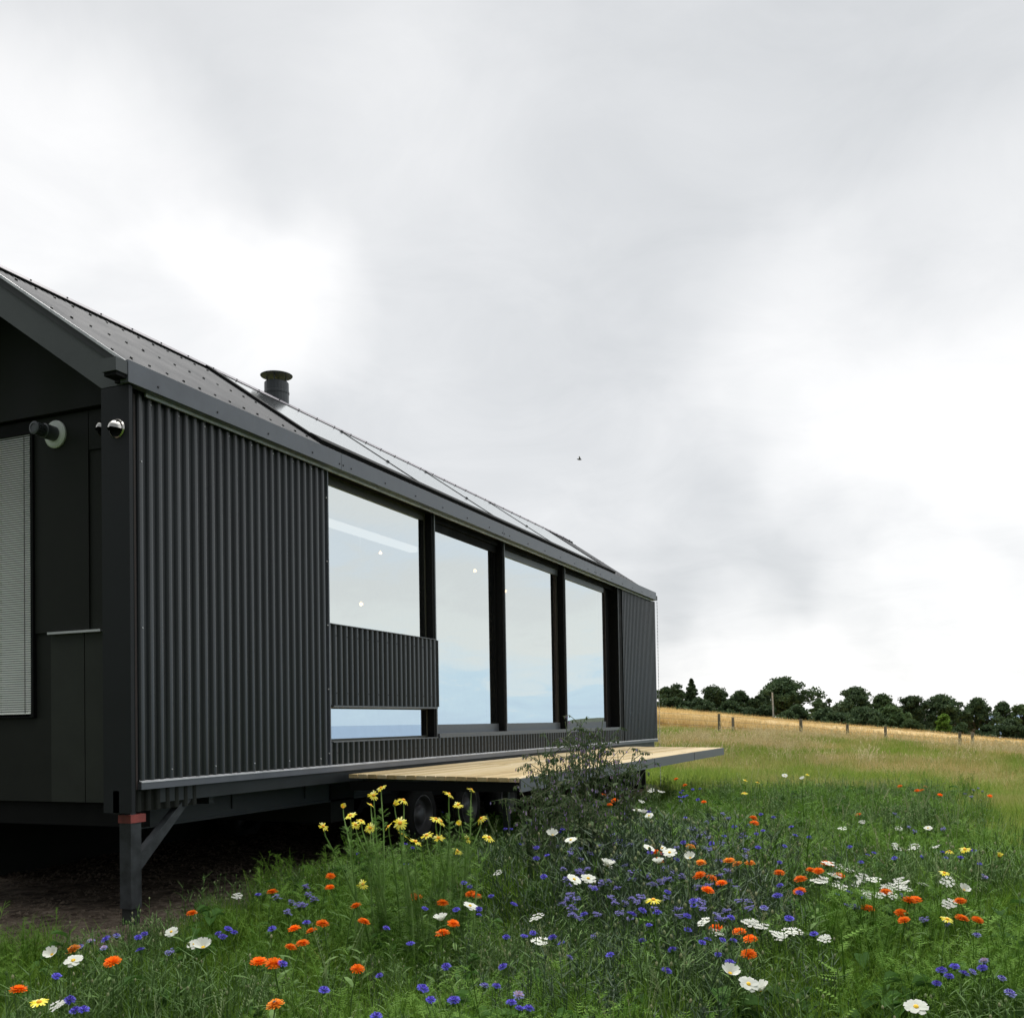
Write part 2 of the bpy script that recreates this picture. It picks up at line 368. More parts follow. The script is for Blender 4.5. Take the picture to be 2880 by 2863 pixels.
# roof: near slope corrugated along the slope direction
XE, ZE, XR, ZR = .10, 2.682, -1.38, 3.708
LR = 12.42
def slope(y0, y1, mbx, side=1, pitch=.052, amp=.010):
    n = int((y1-y0)/pitch*6); ys = np.linspace(y0, y1, n+1); nrm = np.array([(ZR-ZE), 0, (XE-XR)]); nrm /= np.linalg.norm(nrm)
    vs = []
    for y in ys:
        a = amp*math.cos(2*math.pi*y/pitch)
        for (x, z) in ((XE, ZE), (XR, ZR)):
            px, pz = x+nrm[0]*a, z+nrm[2]*a
            if side < 0: px = 2*XR-px
            vs.append((px, y, pz))
        for (x, z) in ((XR, ZR), (XE, ZE)):
            px, pz = x-nrm[0]*.05, z-nrm[2]*.05
            if side < 0: px = 2*XR-px
            vs.append((px, y, pz))
    fs = []
    for i in range(n):
        a = i*4; b2 = a+4
        for j in range(4): fs.append((a+j, a+(j+1) % 4, b2+(j+1) % 4, b2+j))
    fs += [(3, 2, 1, 0), (n*4, n*4+1, n*4+2, n*4+3)]
    mbx.add(vs, fs, M['roofm'])
NR = np.array([(ZR-ZE), 0, (XE-XR)]); NR = NR/np.linalg.norm(NR)
def onslope(x, y, up=0): return (x+NR[0]*up, y, ZE+(XE-x)/(XE-XR)*(ZR-ZE)+NR[2]*up)
mb = MB(); slope(-.01, LR, mb); 
scr = []
for x in (-.075, -.6, -1.12):
    y = .03
    while y < LR:
        if not (2.35 < y < 11.1 and x > -1.3): scr.append(onslope(x, y, .006))
        y += .17
mb.dots(scr, .012, NR, M['screw'], .012)
for yj in (1.19,): mb.box(0, 0, 0, 0, 0, 0, M['roofm']) if 0 else None
roof = part(mb, 'roof')
mb = MB(); slope(-.01, LR, mb, -1); o = part(mb, 'rear_slope', roof); o['label'] = 'roof slope on the hidden side'
# ridge cap
mb = MB(); e = .14
for sg in (1, -1):
    pts = [(XR, ZR+.028), (XR+sg*e, ZR+.028-e*.703), (XR+sg*e, ZR+.020-e*.703), (XR, ZR+.02)]
    mb.prism(pts if sg > 0 else pts[::-1], 'y', -.03, LR+.02, M['cap'])
mb.dots([onslope(XR+.12, y, .03) for y in np.arange(.1, LR, .34)], .008, NR, M['screw'], .009)
q = [onslope(XR+.155, -.03, .026), onslope(XR+.155, LR+.02, .026), onslope(XR+.132, LR+.02, .026), onslope(XR+.132, -.03, .026)]; q2 = [tuple(Vector(a_)-Vector(NR)*.03) for a_ in q]
mb.add(q+q2, [(0, 1, 2, 3), (0, 4, 5, 1), (1, 5, 6, 2), (2, 6, 7, 3), (3, 7, 4, 0)], M['black'])
part(mb, 'ridge_cap', roof)
# glazed roof panels
for i, (a, b2) in enumerate([(2.44, 4.555), (4.595, 6.56), (6.60, 8.61), (8.65, 11.02)]):
    mb = MB(); x0, x1 = -.14, -1.235
    A = [onslope(x0, a, .022), onslope(x0, b2, .022), onslope(x1, b2, .022), onslope(x1, a, .022)]; B = [onslope(x0, a, .0), onslope(x0, b2, .0), onslope(x1, b2, .0), onslope(x1, a, .0)]
    mb.add(A, [(0, 1, 2, 3)], M['solar']); mb.add(A+B, [(0, 4, 5, 1), (1, 5, 6, 2), (2, 6, 7, 3), (3, 7, 4, 0)], M['black'])
    for x in (-.16, -.62, -1.2): mb.dots([onslope(x, a-.02, .024)], .022, NR, M['chim'], .014, 6)
    o = part(mb, 'solar_panel', roof)
mb = MB()   # dark frame strips round the panel field
for (ya, yb, xa, xb, u) in ((2.35, 2.435, -.09, -1.24, .036), (4.557, 4.593, -.14, -1.235, .027), (6.562, 6.598, -.14, -1.235, .027), (8.612, 8.648, -.14, -1.235, .027), (11.025, 11.06, -.09, -1.24, .03)):
    q = [onslope(xa, ya, u), onslope(xa, yb, u), onslope(xb, yb, u), onslope(xb, ya, u)]; q2 = [onslope(xa, ya, .01), onslope(xa, yb, .01), onslope(xb, yb, .01), onslope(xb, ya, .01)]
    mb.add(q+q2, [(0, 1, 2, 3), (0, 4, 5, 1), (1, 5, 6, 2), (2, 6, 7, 3), (3, 7, 4, 0)], M['black'])
q = [onslope(-.02, 2.36, .045), onslope(-.02, 11.06, .045), onslope(-.135, 11.06, .045), onslope(-.135, 2.36, .045)]; q2 = [onslope(-.02, 2.36, .0), onslope(-.02, 11.06, .0), onslope(-.135, 11.06, .0), onslope(-.135, 2.36, .0)]
mb.add(q+q2, [(0, 1, 2, 3), (0, 4, 5, 1), (1, 5, 6, 2), (2, 6, 7, 3), (3, 7, 4, 0)], M['black'])
part(mb, 'panel_frame', roof)
# far end flat cap between roof end and end wall
mb = MB(); mb.box(-2.76, .08, LR+.03, L_+.02, 2.58, 2.66, M['roofm'])
mb.prism([(.08, 2.66), (-1.38, 3.66), (-2.76, 2.66)], 'y', LR-.06, LR-.012, M['board']); part(mb, 'end_gable')
# eaves fascia with joints and screws
mb = MB()
js = [-.03, 2.48, 6.05, 9.6, 13.22]
for a, b2 in zip(js[:-1], js[1:]): mb.box(.055, .122, a+.002, b2-.002, 2.555, 2.697, M['trim'])
mb.dots([(.122, y, 2.60) for y in list(np.arange(.24, 13.2, .6))+[2.45, 2.51, 6.02, 6.08, 9.57, 9.63]], .009, (1, 0, 0), M['screw'])
mb.box(-.0, .0545, -.02, 13.2, 2.565, 2.60, M['black']); mb.box(.04, .056, .2, 13.2, 2.535, 2.5545, M['light'])
part(mb, 'eaves_fascia')
mb = MB()
for k in range(58):
    z = 2.53-k*.06; mb.lathe([(0, .03), (.006, .018), (.007, 0), (.006, -.018), (0, -.03)], (.09, 13.40, z), (0, 0, 1), M['light'], 6)
part(mb, 'rain_chain')
mb = MB(); mb.box(.0, .118, -.13, -.031, 2.60, 2.685, M['barge']); mb.box(.01, .11, -.12, -.031, 2.575, 2.5995, M['black']); part(mb, 'gutter_end')
# barge board and portal post on the near gable
mb = MB()
pts = []
def rz_(x): return ZE+(XE-x)/(XE-XR)*(ZR-ZE)
poly = [(.098, 2.555), (.098, rz_(.098)-.005), (XR, rz_(XR)-.005), (2*XR-.098, rz_(.098)-.005), (2*XR-.098, 2.555), (2*XR+.12, 2.555), (XR, 3.43), (-.12, 2.555)]
# two convex halves
mb.prism([(.098, 2.555), (.098, rz_(.098)-.012), (XR, rz_(XR)-.012), (XR, 3.425), (-.13, 2.555)], 'y', 0, .06, M['barge'])
mb.prism([(2*XR-.098, 2.555), (2*XR+.13, 2.555), (XR, 3.425), (XR, rz_(XR)-.012), (2*XR-.098, rz_(.098)-.012)], 'y', 0, .06, M['barge'])
mb.prism([(.098, rz_(.098)-.010), (.098, rz_(.098)+.012), (XR, rz_(XR)+.012), (XR, rz_(XR)-.010)], 'y', -.022, -.0105, M['light'])
part(mb, 'barge_board')
mb = MB()
mb.box(-.135, .098, 0, .03, -.2, 2.5495, M['post']); mb.box(.0, .040, .0305, .10, -.2, 2.54, M['black']); mb.box(-.135, -.09, .0605, .33, -.2, 2.54, M['post'])
mb.box(.0, .012, .1005, .148, -.06, 2.54, M['rust']); mb.box(.0401, .060, .0305, .045, -.2, 2.54, M['rust'])
part(mb, 'corner_post')
mb = MB(); mb.box(-2.89, -2.62, 0, .3, -.2, 2.5495, M['post']); part(mb, 'corner_post')
# recessed end wall
mb = MB(); YE = .35
mb.box(-2.7, -.10, YE, YE+.08, -.17, 2.575, M['board'])
mb.box(-.94, -.63, YE-.022, YE-.001, -.165, 1.01, M['board2']); mb.box(-.622, -.46, YE-.022, YE-.001, -.165, 1.01, M['board2'])
mb.box(-1.10, -.592, YE-.012, YE-.001, 1.03, 2.56, M['board']); mb.box(-.585, -.14, YE-.012, YE-.001, 2.29, 2.56, M['board'])
mb.box(-.945, -.455, YE-.05, YE-.0005, 1.012, 1.028, M['light'])
mb.box(-2.7, -.948, YE-.012, YE-.001, -.165, .42, M['board'])
part(mb, 'end_wall')
mb = MB(); mb.prism([(-.09, 2.58), (-.09, rz_(-.09)-.08), (XR, rz_(XR)-.08), (2*XR+.09, rz_(.09)-.08), (2*XR+.09, 2.58)], 'y', .30, .36, M['board'])
part(mb, 'gable_infill', label='dark timber infill under the near gable')
# end window with blind
wb = MB(); wb.box(-2.3, -1.10, YE-.03, YE-.002, .43, .455, M['black']); wb.box(-1.125, -1.10, YE-.03, YE-.002, .4555, 2.555, M['black']); wb.box(-2.3, -1.126, YE-.03, YE-.002, 2.47, 2.555, M['black'])
ew = part(wb, 'end_window')
mb = MB(); z = .462
M['blind'] = mat('blind_slat', (.90, .93, .87), .4, 0, .06, 3)
while z < 2.465:
    mb.add([(-2.28, YE-.024, z), (-1.13, YE-.024, z), (-1.13, YE-.013, z+.0125), (-2.28, YE-.013, z+.0125)], [(0, 1, 2, 3)], M['blind']); z += .0165
mb.box(-2.28, -1.13, YE-.004, YE-.003, .458, 2.468, M['olive'])
mb.box(-2.28, -1.135, YE-.03, YE-.01, .44, .4615, M['blind'])
for x in (-1.19, -1.5): mb.box(x, x+.003, YE-.026, YE-.0225, .46, 2.46, M['olive'])
part(mb, 'blind', ew)
# boiler flue
mb = MB(); mb.lathe([(.0, .0), (.098, .0), (.098, .012), (.085, .02), (.0, .02)], (-.889, YE-.013, 2.436), (0, -1, 0), M['plastic'], 32)
fl = part(mb, 'wall_flue')
mb = MB(); mb.lathe([(.052, .0), (.052, .09), (.046, .095), (.046, .11)], (-.889, YE-.034, 2.436), (0, -1, 0), M['flue'], 28)
for k in range(16):
    t = 2*math.pi*k/16; c = Vector((-.889+.037*math.cos(t), YE-.144, 2.436+.037*math.sin(t))); mb.tube(c+Vector((0, .02, 0)), c+Vector((0, -.055, 0)), .006, .006, M['flue'], 5)
mb.lathe([(.045, .165), (.045, .172), (.030, .176), (.028, .172), (0, .172)], (-.889, YE-.034, 2.436), (0, -1, 0), M['flue'], 28)
mb.lathe([(.026, .10), (.026, .165)], (-.889, YE-.034, 2.436), (0, -1, 0), M['black'], 16)
part(mb, 'flue_nozzle', fl, smooth=False)
# stainless cowls
for (cx_, cy_, cz_) in ((-.0, -.0, 2.275), (-.44, YE-.013, 2.42)):
    mb = MB(); c = Vector((cx_, cy_, cz_)); r = .055
    mb.lathe([(r+.008, 0), (r+.008, .006), (r, .008), (r, .012)], c, (0, -1, 0), M['chrome'], 28)
    # hood: quarter dome open downwards
    n1, n2 = 20, 8; vs = []
    for i in range(n1+1):
        a = math.pi*(-.06+1.12*i/n1)
        for j in range(n2+1):
            b3 = math.pi/2*j/n2
            vs.append(c+Vector((r*math.cos(a)*math.cos(b3), -.012-.05*math.sin(b3), r*math.sin(a)*math.cos(b3) if True else 0)))
    mb.add(vs, [(i*(n2+1)+j, (i+1)*(n2+1)+j, (i+1)*(n2+1)+j+1, i*(n2+1)+j+1) for i in range(n1) for j in range(n2)], M['chrome'])
    mb.lathe([(0, .003), (.046, .003)], c, (0, -1, 0), M['black'], 20)
    part(mb, 'vent_cowl', smooth=True)
# chimney
mb = MB(); cp = Vector((-1.5, 3.81, 0))
mb.lathe([(.128, 3.55), (.128, 3.835), (.133, 3.84), (.133, 3.86), (.128, 3.865), (.128, 3.955), (.118, 3.965), (0, 3.965)], cp, (0, 0, 1), M['chim'], 24)
ch = part(mb, 'chimney', roof, smooth=False)
mb = MB(); mb.lathe([(0, 4.025), (.165, 4.03), (.17, 4.036), (.10, 4.06), (0, 4.075)], cp, (0, 0, 1), M['chim'], 24)
for k in range(4):
    t = math.pi/2*k+.4; mb.tube(cp+Vector((.1*math.cos(t), .1*math.sin(t), 3.96)), cp+Vector((.1*math.cos(t), .1*math.sin(t), 4.03)), .007, .007, M['chim'], 5)
part(mb, 'chimney_cap', ch)
# windows --------------------------------------------------------
def window(name, y0, y1, z0, z1, xg, fr, label, headf=None, fm='olive'):
    w = MB(); fx0, fx1 = xg-.03, xg+.004
    w.box(fx0, fx1, y0, y1, z1-headf, z1, M[fm]); w.box(fx0, fx1, y0, y1, z0, z0+fr, M[fm])
    w.box(fx0, fx1, y1-fr, y1, z0+fr+.0005, z1-headf-.0005, M[fm]); w.box(fx0, fx1, y0, y0+fr, z0+fr+.0005, z1-headf-.0005, M[fm])
    o = part(w, name, label=label)
    gpl = MB(); gpl.add([(xg, y0+fr, z0+fr), (xg, y1-fr, z0+fr), (xg, y1-fr, z1-headf), (xg, y0+fr, z1-headf)], [(0, 1, 2, 3)], M['glass'])
    part(gpl, 'glass', o); return o
window('window', 2.36, 4.43, 1.222, 2.56, -.09, .022, 'large square upper window', .085)
window('window', 2.36, 4.43, .20, .505, -.09, .02, 'low letterbox window', .02)
# door leaves
for i, (a, b2) in enumerate([(4.50, 6.31), (6.37, 8.50), (8.57, 10.66)]):
    w = MB(); xg = -.12
    w.box(xg-.03, xg+.03, a, b2, .205, .33, M['winfr']); w.box(xg-.03, xg+.03, a, b2, 2.42, 2.56, M['black'] if i == 0 else M['winfr'])
    w.box(xg-.03, xg+.014, b2-.035, b2, .3305, 2.4195, M['black']); w.box(xg-.03, xg+.03, a, a+.05, .3305, 2.4195, M['winfr'])
    if i == 1: w.box(xg-.01, xg+.03, b2-.11, b2-.10, .3305, 2.4195, M['rust']); w.box(xg-.01, xg+.035, b2-.07, b2-.06, .3305, 2.4195, M['olive'])
    o = part(w, 'glass_door', label=['nearest tall glass door leaf', 'middle tall glass door leaf', 'farthest tall glass door leaf'][i])
    gpl = MB(); e2 = b2-.035-(.08 if i == 1 else 0)
    gpl.add([(xg+.012, a+.05, .33), (xg+.012, e2, .33), (xg+.012, e2, 2.42), (xg+.012, a+.05, 2.42)], [(0, 1, 2, 3)], M['glass']); part(gpl, 'glass', o)
# fins, jambs and reveals
for (a, b2, z0, lab) in ((4.432, 4.492, .2, 'fin between square window and doors'), (6.312, 6.368, .2, None), (8.502, 8.568, .2, None)):
    mb = MB(); mb.box(-.18, -.012, a, b2, z0, 2.56, M['black']); mb.box(-.0115, .0, b2-.02, b2, z0, 2.56, M['winfr']); part(mb, 'door_fin', label=lab)
mb = MB(); mb.box(-.2, .012, 11.09, 11.32, 0.19, 2.56, M['black']); mb.box(.0125, .024, 11.09, 11.105, .19, 2.56, M['winfr']); mb.box(-.2, -.14, 10.66, 11.089, .2, 2.56, M['black']); mb.box(-.12, -.09, 10.72, 10.735, .2, 2.5, M['rust'])
part(mb, 'door_jamb')
mb = MB(); mb.box(-.2, .022, 4.50, 11.09, .1905, .2045, M['winfr']); mb.box(-.10, .018, 4.50, 11.09, .2045, .235, M['winfr'])
part(mb, 'door_sill')
mb = MB(); mb.box(-.2, .03, 2.452, 4.44, .1905, .1995, M['winfr']); mb.box(-.1, .036, 2.452, 4.432, .4955, .512, M['winfr']); mb.box(-.1, .034, 2.452, 4.432, 1.2155, 1.2215, M['trim']); mb.box(-.1, .0, 2.45, 4.44, .5125, 1.215, M['board'])
part(mb, 'window_sill')
mb = MB(); mb.box(-.16, .03, 2.40, 11.1, 2.5605, 2.60, M['black']); mb.box(-.08, -.06, 4.5, 11.08, 2.50, 2.56, M['black']); part(mb, 'window_head')
# interior
mb = MB(); mb.box(-2.68, -2.64, 1.9, 11.6, .021, 2.9, M['white']); mb.box(-2.63, -.2, 1.86, 1.9, .021, 2.9, M['white']); mb.box(-2.63, -.2, 11.6, 11.64, .021, 2.9, M['white'])
mb.add([(-.15, 1.86, 2.58), (-.15, 11.64, 2.58), (XR, 11.64, 3.4), (XR, 1.86, 3.4), (-2.66, 1.86, 2.55), (-2.66, 11.64, 2.55)], [(0, 1, 2, 3), (3, 2, 5, 4)], M['white'])
part(mb, 'interior_wall')
mb = MB(); mb.box(-.95, -.85, 2.0, 5.7, 2.40, 2.46, M['strip']); part(mb, 'glow_beam', label='pale beam made to glow behind the square window')  # pale beam given its own glow to show through the reflective glass
for (x, y, X) in ((1016, 1699, -1.0), (1070, 1555, -1.6), (1336, 1605, -1.0), (1422, 1662, -1.6)):
    d = ray(x, y); t = (X-CAM[0])/d[0]; p = CAM+d*t
    mb = MB(); mb.lathe([(.021*math.cos(q_), .021*math.sin(q_)) for q_ in np.linspace(-1.57, 1.57, 13)], p, (0, 0, 1), M['lamp'], 24); o = part(mb, 'spot_lamp', smooth=True)
    lb = MB(); lb.lathe([(0, .024), (.012, .027), (.010, .04), (0, .041)], p, (0, 0, 1), M['white'], 12); lb.tube((p[0], p[1], p[2]+.045), (p[0], p[1], 2.56+.5*(X < -1.2)), .004, .004, M['white'], 5); part(lb, 'lamp_holder', o)
# chassis ---------------------------------------------------------
mb = MB()
for xb in (-.42, -2.4):
    mb.box(xb, xb+.12, .45, 13.2, -.36, -.345, M['chassis']); mb.box(xb+.03, xb+.045, .45, 13.2, -.345, -.17, M['chassis']); mb.box(xb, xb+.12, .45, 13.2, -.175, -.161, M['chassis'])
    mb.box(xb+.1, xb+.108, .45, 13.2, -.3449, -.1751, M['chassis'])
for y in np.arange(.5, 13.2, 1.0): mb.box(-2.4, -.3, y, y+.06, -.30, -.18, M['chassis'])
mb.box(-.28, -.10, .98, 1.03, -.22, -.06, M['chassis']); mb.box(-.28, -.02, 1.03, 1.06, -.085, -.06, M['winfr'])
mb.box(-2.6, -.14, .36, .42, -.33, -.175, M['black'])
part(mb, 'chassis_frame')
mb = MB(); corr(mb, .0, .76, -.205, -.058, M['board'], x=-.02, pitch=.09, amp=.014); part(mb, 'skirt_cladding')
mb = MB(); mb.box(-2.6, -.3, 2.9, 3.3, -.55, -.2, M['board']); part(mb, 'underfloor_box')
mb = MB(); mb.box(-2.4, -.6, 8.2, 9.6, -.55, -.2, M['board']); part(mb, 'underfloor_tank')
mb = MB(); mb.box(-2.72, -2.68, 1.3, L_, -1.02, -.165, M['board']); mb.box(-2.679, -.2, L_-.06, L_-.02, -1.0, -.165, M['board']); part(mb, 'shade_skirt')  # unseen skirts added to block light and keep the underfloor dark
def wheel(y, x, side):
    w = MB(); zc = -.61
    w.lathe([(.20, -.09), (.29, -.10), (.325, -.075), (.335, -.03), (.335, .03), (.325, .075), (.29, .10), (.20, .09)], (x, y, zc), (1, 0, 0), M['tyre'], 36)
    o = part(w, 'wheel', smooth=True)
    w = MB(); w.lathe([(.20, .09*side), (.212, .098*side), (.20, .10*side), (.185, .04*side), (.12, .03*side), (.10, .07*side), (.05, .08*side), (0, .08*side)], (x, y, zc), (1, 0, 0), M['rim'], 32); part(w, 'rim', o, smooth=True)
    w = MB(); w.tube((x-.3*side, y, zc), (x, y, zc), .04, .04, M['chassis'], 10); part(w, 'hub', o)
for y in (4.37, 5.5, 6.63): wheel(y, -.22, 1); wheel(y, -2.45, -1)
# support leg
def leg(x, y0):
    w = MB(); w.box(x-.094, x, y0, y0+.094, -.83, -.275, M['steel']); w.box(x-.085, x-.009, y0+.008, y0+.086, -.97, -.8305, M['steelr'])
    w.box(x-.07, x-.02, y0+.02, y0+.07, -.2748, -.15, M['chassis'])
    o = part(w, 'support_leg')
    w = MB(); w.box(x-.1, x+.006, y0-.006, y0+.13, -.274, -.222, M['red']); part(w, 'red_plate', o)
    w = MB(); a = Vector((x-.04, y0+.09, -.60)); c = Vector((x-.04, y0+.66, -.17))
    dz = .03
    w.prism([(y0+.0945, -.60), (y0+.0945, -.49), (y0+.52, -.163), (y0+.60, -.163)], 'x', x-.07, x-.015, M['steel']); part(w, 'brace', o)
leg(-.006, .1); leg(-2.6, .1); leg(-.15, 12.4)
# ------------------------------------------------------------------ deck
deck = empty('timber_deck', (1.0, 7, -.95)); tag(deck, 'pale timber deck platform with grey metal edge along the glass doors', 'deck')
def dpart(mb, name, label=None):
    o = mb.build(name); o.parent = deck; o.location = (-1.0, -7, .95)
    if label: o['label'] = label
    return o
def dz(x): return -.088 - .028*x/1.68
secs = [(2.62, 6.86), (6.89, 9.03), (9.06, 11.2)]
for i, (a, b2) in enumerate(secs):
    mb = MB(); n = 17; wd = 1.62/n
    for k in range(n):
        x0 = .065+k*wd+.005; x1 = x0+wd-.010; jy = [a, b2] if i else [a, a+2.1+.0*(k % 2), b2]
        for ya, yb in zip(jy[:-1], jy[1:]):
            z0, z1 = dz(x0), dz(x1); rr_ = random.uniform(-.0015, .0015)
            vs = [(x0, ya+.002, z0-.034), (x1, ya+.002, z1-.034), (x1, yb-.002, z1-.034), (x0, yb-.002, z0-.034), (x0+.004, ya+.002, z0+rr_), (x1-.004, ya+.002, z1+rr_), (x1-.004, yb-.002, z1+rr_), (x0+.004, yb-.002, z0+rr_), (x0, ya+.002, z0-.004+rr_), (x1, ya+.002, z1-.004+rr_), (x1, yb-.002, z1-.004+rr_), (x0, yb-.002, z0-.004+rr_)]
            mb.add(vs, [(0, 3, 2, 1), (4, 5, 6, 7), (0, 1, 9, 8), (1, 2, 10, 9), (2, 3, 11, 10), (3, 0, 8, 11), (8, 9, 5, 4), (9, 10, 6, 5), (10, 11, 7, 6), (11, 8, 4, 7)], M['deck'])
    dpart(mb, 'deck_boards')
    mb = MB(); z = dz(1.69); mb.box(1.688, 1.70, a, b2, z-.115, z-.004, M['trim'])
    mb.box(.07, 1.687, b2-.03, b2, z-.115, z-.036, M['black'] if i < 2 else M['trim']); mb.box(.07, 1.687, a+.01, a+.04, z-.115, z-.036, M['black'])
    for x in (.2, .9, 1.55): mb.box(x, x+.05, a+.045, b2-.035, z-.10, z-.036, M['chassis'])
    dpart(mb, 'deck_edge')
for y in (3.4, 6.7):
    mb = MB(); x = 1.2; mb.box(x, x+.05, y, y+.05, gz(x, y)-.05, dz(x)-.117, M['chassis']); dpart(mb, 'deck_leg')
# ------------------------------------------------------------------ fence, pole, cottages, bird
fx = [(2022, 2007), (2061, 2017), (2252, 2021), (2383, 2037), (2490, 2042), (2699, 2058), (2735, 2061)]
P0 = at_depth(2252, 2100, 50); fence = empty('wire_fence', (P0[0], P0[1], gz(P0[0], P0[1]))); tag(fence, 'weathered wooden post and wire fence between meadow and wheat field', 'fence')
tops = []
for k, (x, y) in enumerate(fx):
    p = at_depth(x, y, 50 if k not in (1, 6) else 52); gzz = gz(p[0], p[1]); w = MB(); q = Vector((p[0], p[1], gzz-.1)); top = Vector(p); rad = random.uniform(.062, .08)
    if k in (2,): rad = .085
    w.tube(q-fence.location, top-fence.location, rad*1.05, rad*.95, M['postw'], 9); o = w.build('post'); o.parent = fence; tops.append(Vector(p))
ts = [tops[0]+(tops[0]-tops[2])*1.2] + [tops[i] for i in (0, 2, 3, 4, 5)] + [tops[5]+(tops[5]-tops[3])*1.0]
for dzw in (-.12, -.38, -.64):
    w = MB(); w.path([t+Vector((0, 0, dzw))-fence.location for t in ts], [.006]*len(ts), M['wire'], 4); o = w.build('wire'); o.parent = fence
b0 = at_depth(2176, 2010, 148); t0 = at_depth(2172, 1947, 148)
w = MB(); w.tube((0, 0, 0), (t0[0]-b0[0], t0[1]-b0[1], t0[2]-b0[2]+3), .15, .11, M['pole'], 8); o = w.build('utility_pole'); o.location = (b0[0], b0[1], b0[2]-3); tag(o, 'single pale pole standing before the tall tree behind the field', 'pole')
def cottage(x0, x1, ytop, yeave, d, label, ch_):
    a = at_depth(x0, yeave, d); b_ = at_depth(x1, yeave, d); t = at_depth((x0+x1)/2, ytop, d)
    c = (a+b_)/2; Lh = np.linalg.norm((b_-a)[:2]); rh = t[2]-c[2]
    e = empty('cottage', (c[0], c[1], c[2]-3)); tag(e, label, 'cottage'); e.rotation_euler.z = YAW
    w = MB(); w.box(-Lh/2, Lh/2, 0, 5, 0, 3.0, M['harl']); o = w.build('wall'); o.parent = e
    w = MB(); w.prism([(-.3, 2.95), (2.5, 3+rh), (5.3, 2.95), (2.5, 2.95)], 'x', -Lh/2-.2, Lh/2+.2, M['slate']); r = w.build('roof'); r.parent = e
    for xx in ch_:
        w = MB(); w.box(xx*Lh/2-.35, xx*Lh/2+.35, 2.1, 2.9, 3+rh-.6, 3+rh+.9, M['harl']); w.tube((xx*Lh/2, 2.5, 3+rh+.9), (xx*Lh/2, 2.5, 3+rh+1.25), .14, .12, M['slate'], 8); c2 = w.build('chimney'); c2.parent = r
cottage(2566, 2628, 2024, 2040, 172, 'low brown roofed cottage left of the bright green bush', (-.1, .93))
cottage(2690, 2742, 2014, 2032, 180, 'small roofed cottage between the dark trees right of the bright bush', (-.85, .75))
mb = MB(); bp_ = at_depth(1629, 1292, 40); s_ = .09
mb.lathe([(0, -.10), (.022, -.06), (.035, 0), (.025, .06), (.012, .085), (0, .11)], (0, 0, 0), (.9, .4, -.1), M['bird'], 8)
for sg in (1, -1): mb.add([(0, 0, .02), (.06, .02, .02), (.03-.05*sg, .17*sg, .07), (-.03-.06*sg, .15*sg, .07)], [(0, 1, 2, 3)], M['bird'])
o = mb.build('bird'); o.location = bp_; tag(o, 'tiny dark bird flying in the grey sky', 'bird')
# ------------------------------------------------------------------ trees
M['leafd'] = leafmat('tree_leaf_dark', [(.045, .080, .040), (.070, .115, .052), (.10, .15, .065)], .3, .6, .25, rand='island')
M['leafm'] = leafmat('tree_leaf_mid', [(.060, .11, .045), (.09, .15, .055), (.12, .18, .07)], .3, .6, .25, rand='island')
M['leafb'] = leafmat('tree_leaf_bright', [(.13, .24, .03), (.19, .32, .05)], .3, .6, .3, rand='island')
def leaves(mbl, cen, rad, n, size, m):
    """n leaf faces filling a ball"""
    P = rng.normal(size=(n, 3)); P /= np.linalg.norm(P, axis=1)[:, None]; P *= (rng.random(n)**.45)[:, None]; P = P*np.array(rad)+np.array(cen)
    A = rng.normal(size=(n, 3)); A /= np.linalg.norm(A, axis=1)[:, None]; B = np.cross(A, rng.normal(size=(n, 3))); B /= np.linalg.norm(B, axis=1)[:, None]
    s = size*(.6+.8*rng.random(n))[:, None]
    V = np.stack([P-A*s, P-B*s*.5, P+A*s, P+B*s*.5], 1).reshape(-1, 3); o = len(mbl.v); mbl.v += V.tolist(); k = mbl.mi(m)
    mbl.f += [(o+4*i, o+4*i+1, o+4*i+2, o+4*i+3) for i in range(n)]; mbl.m += [k]*n
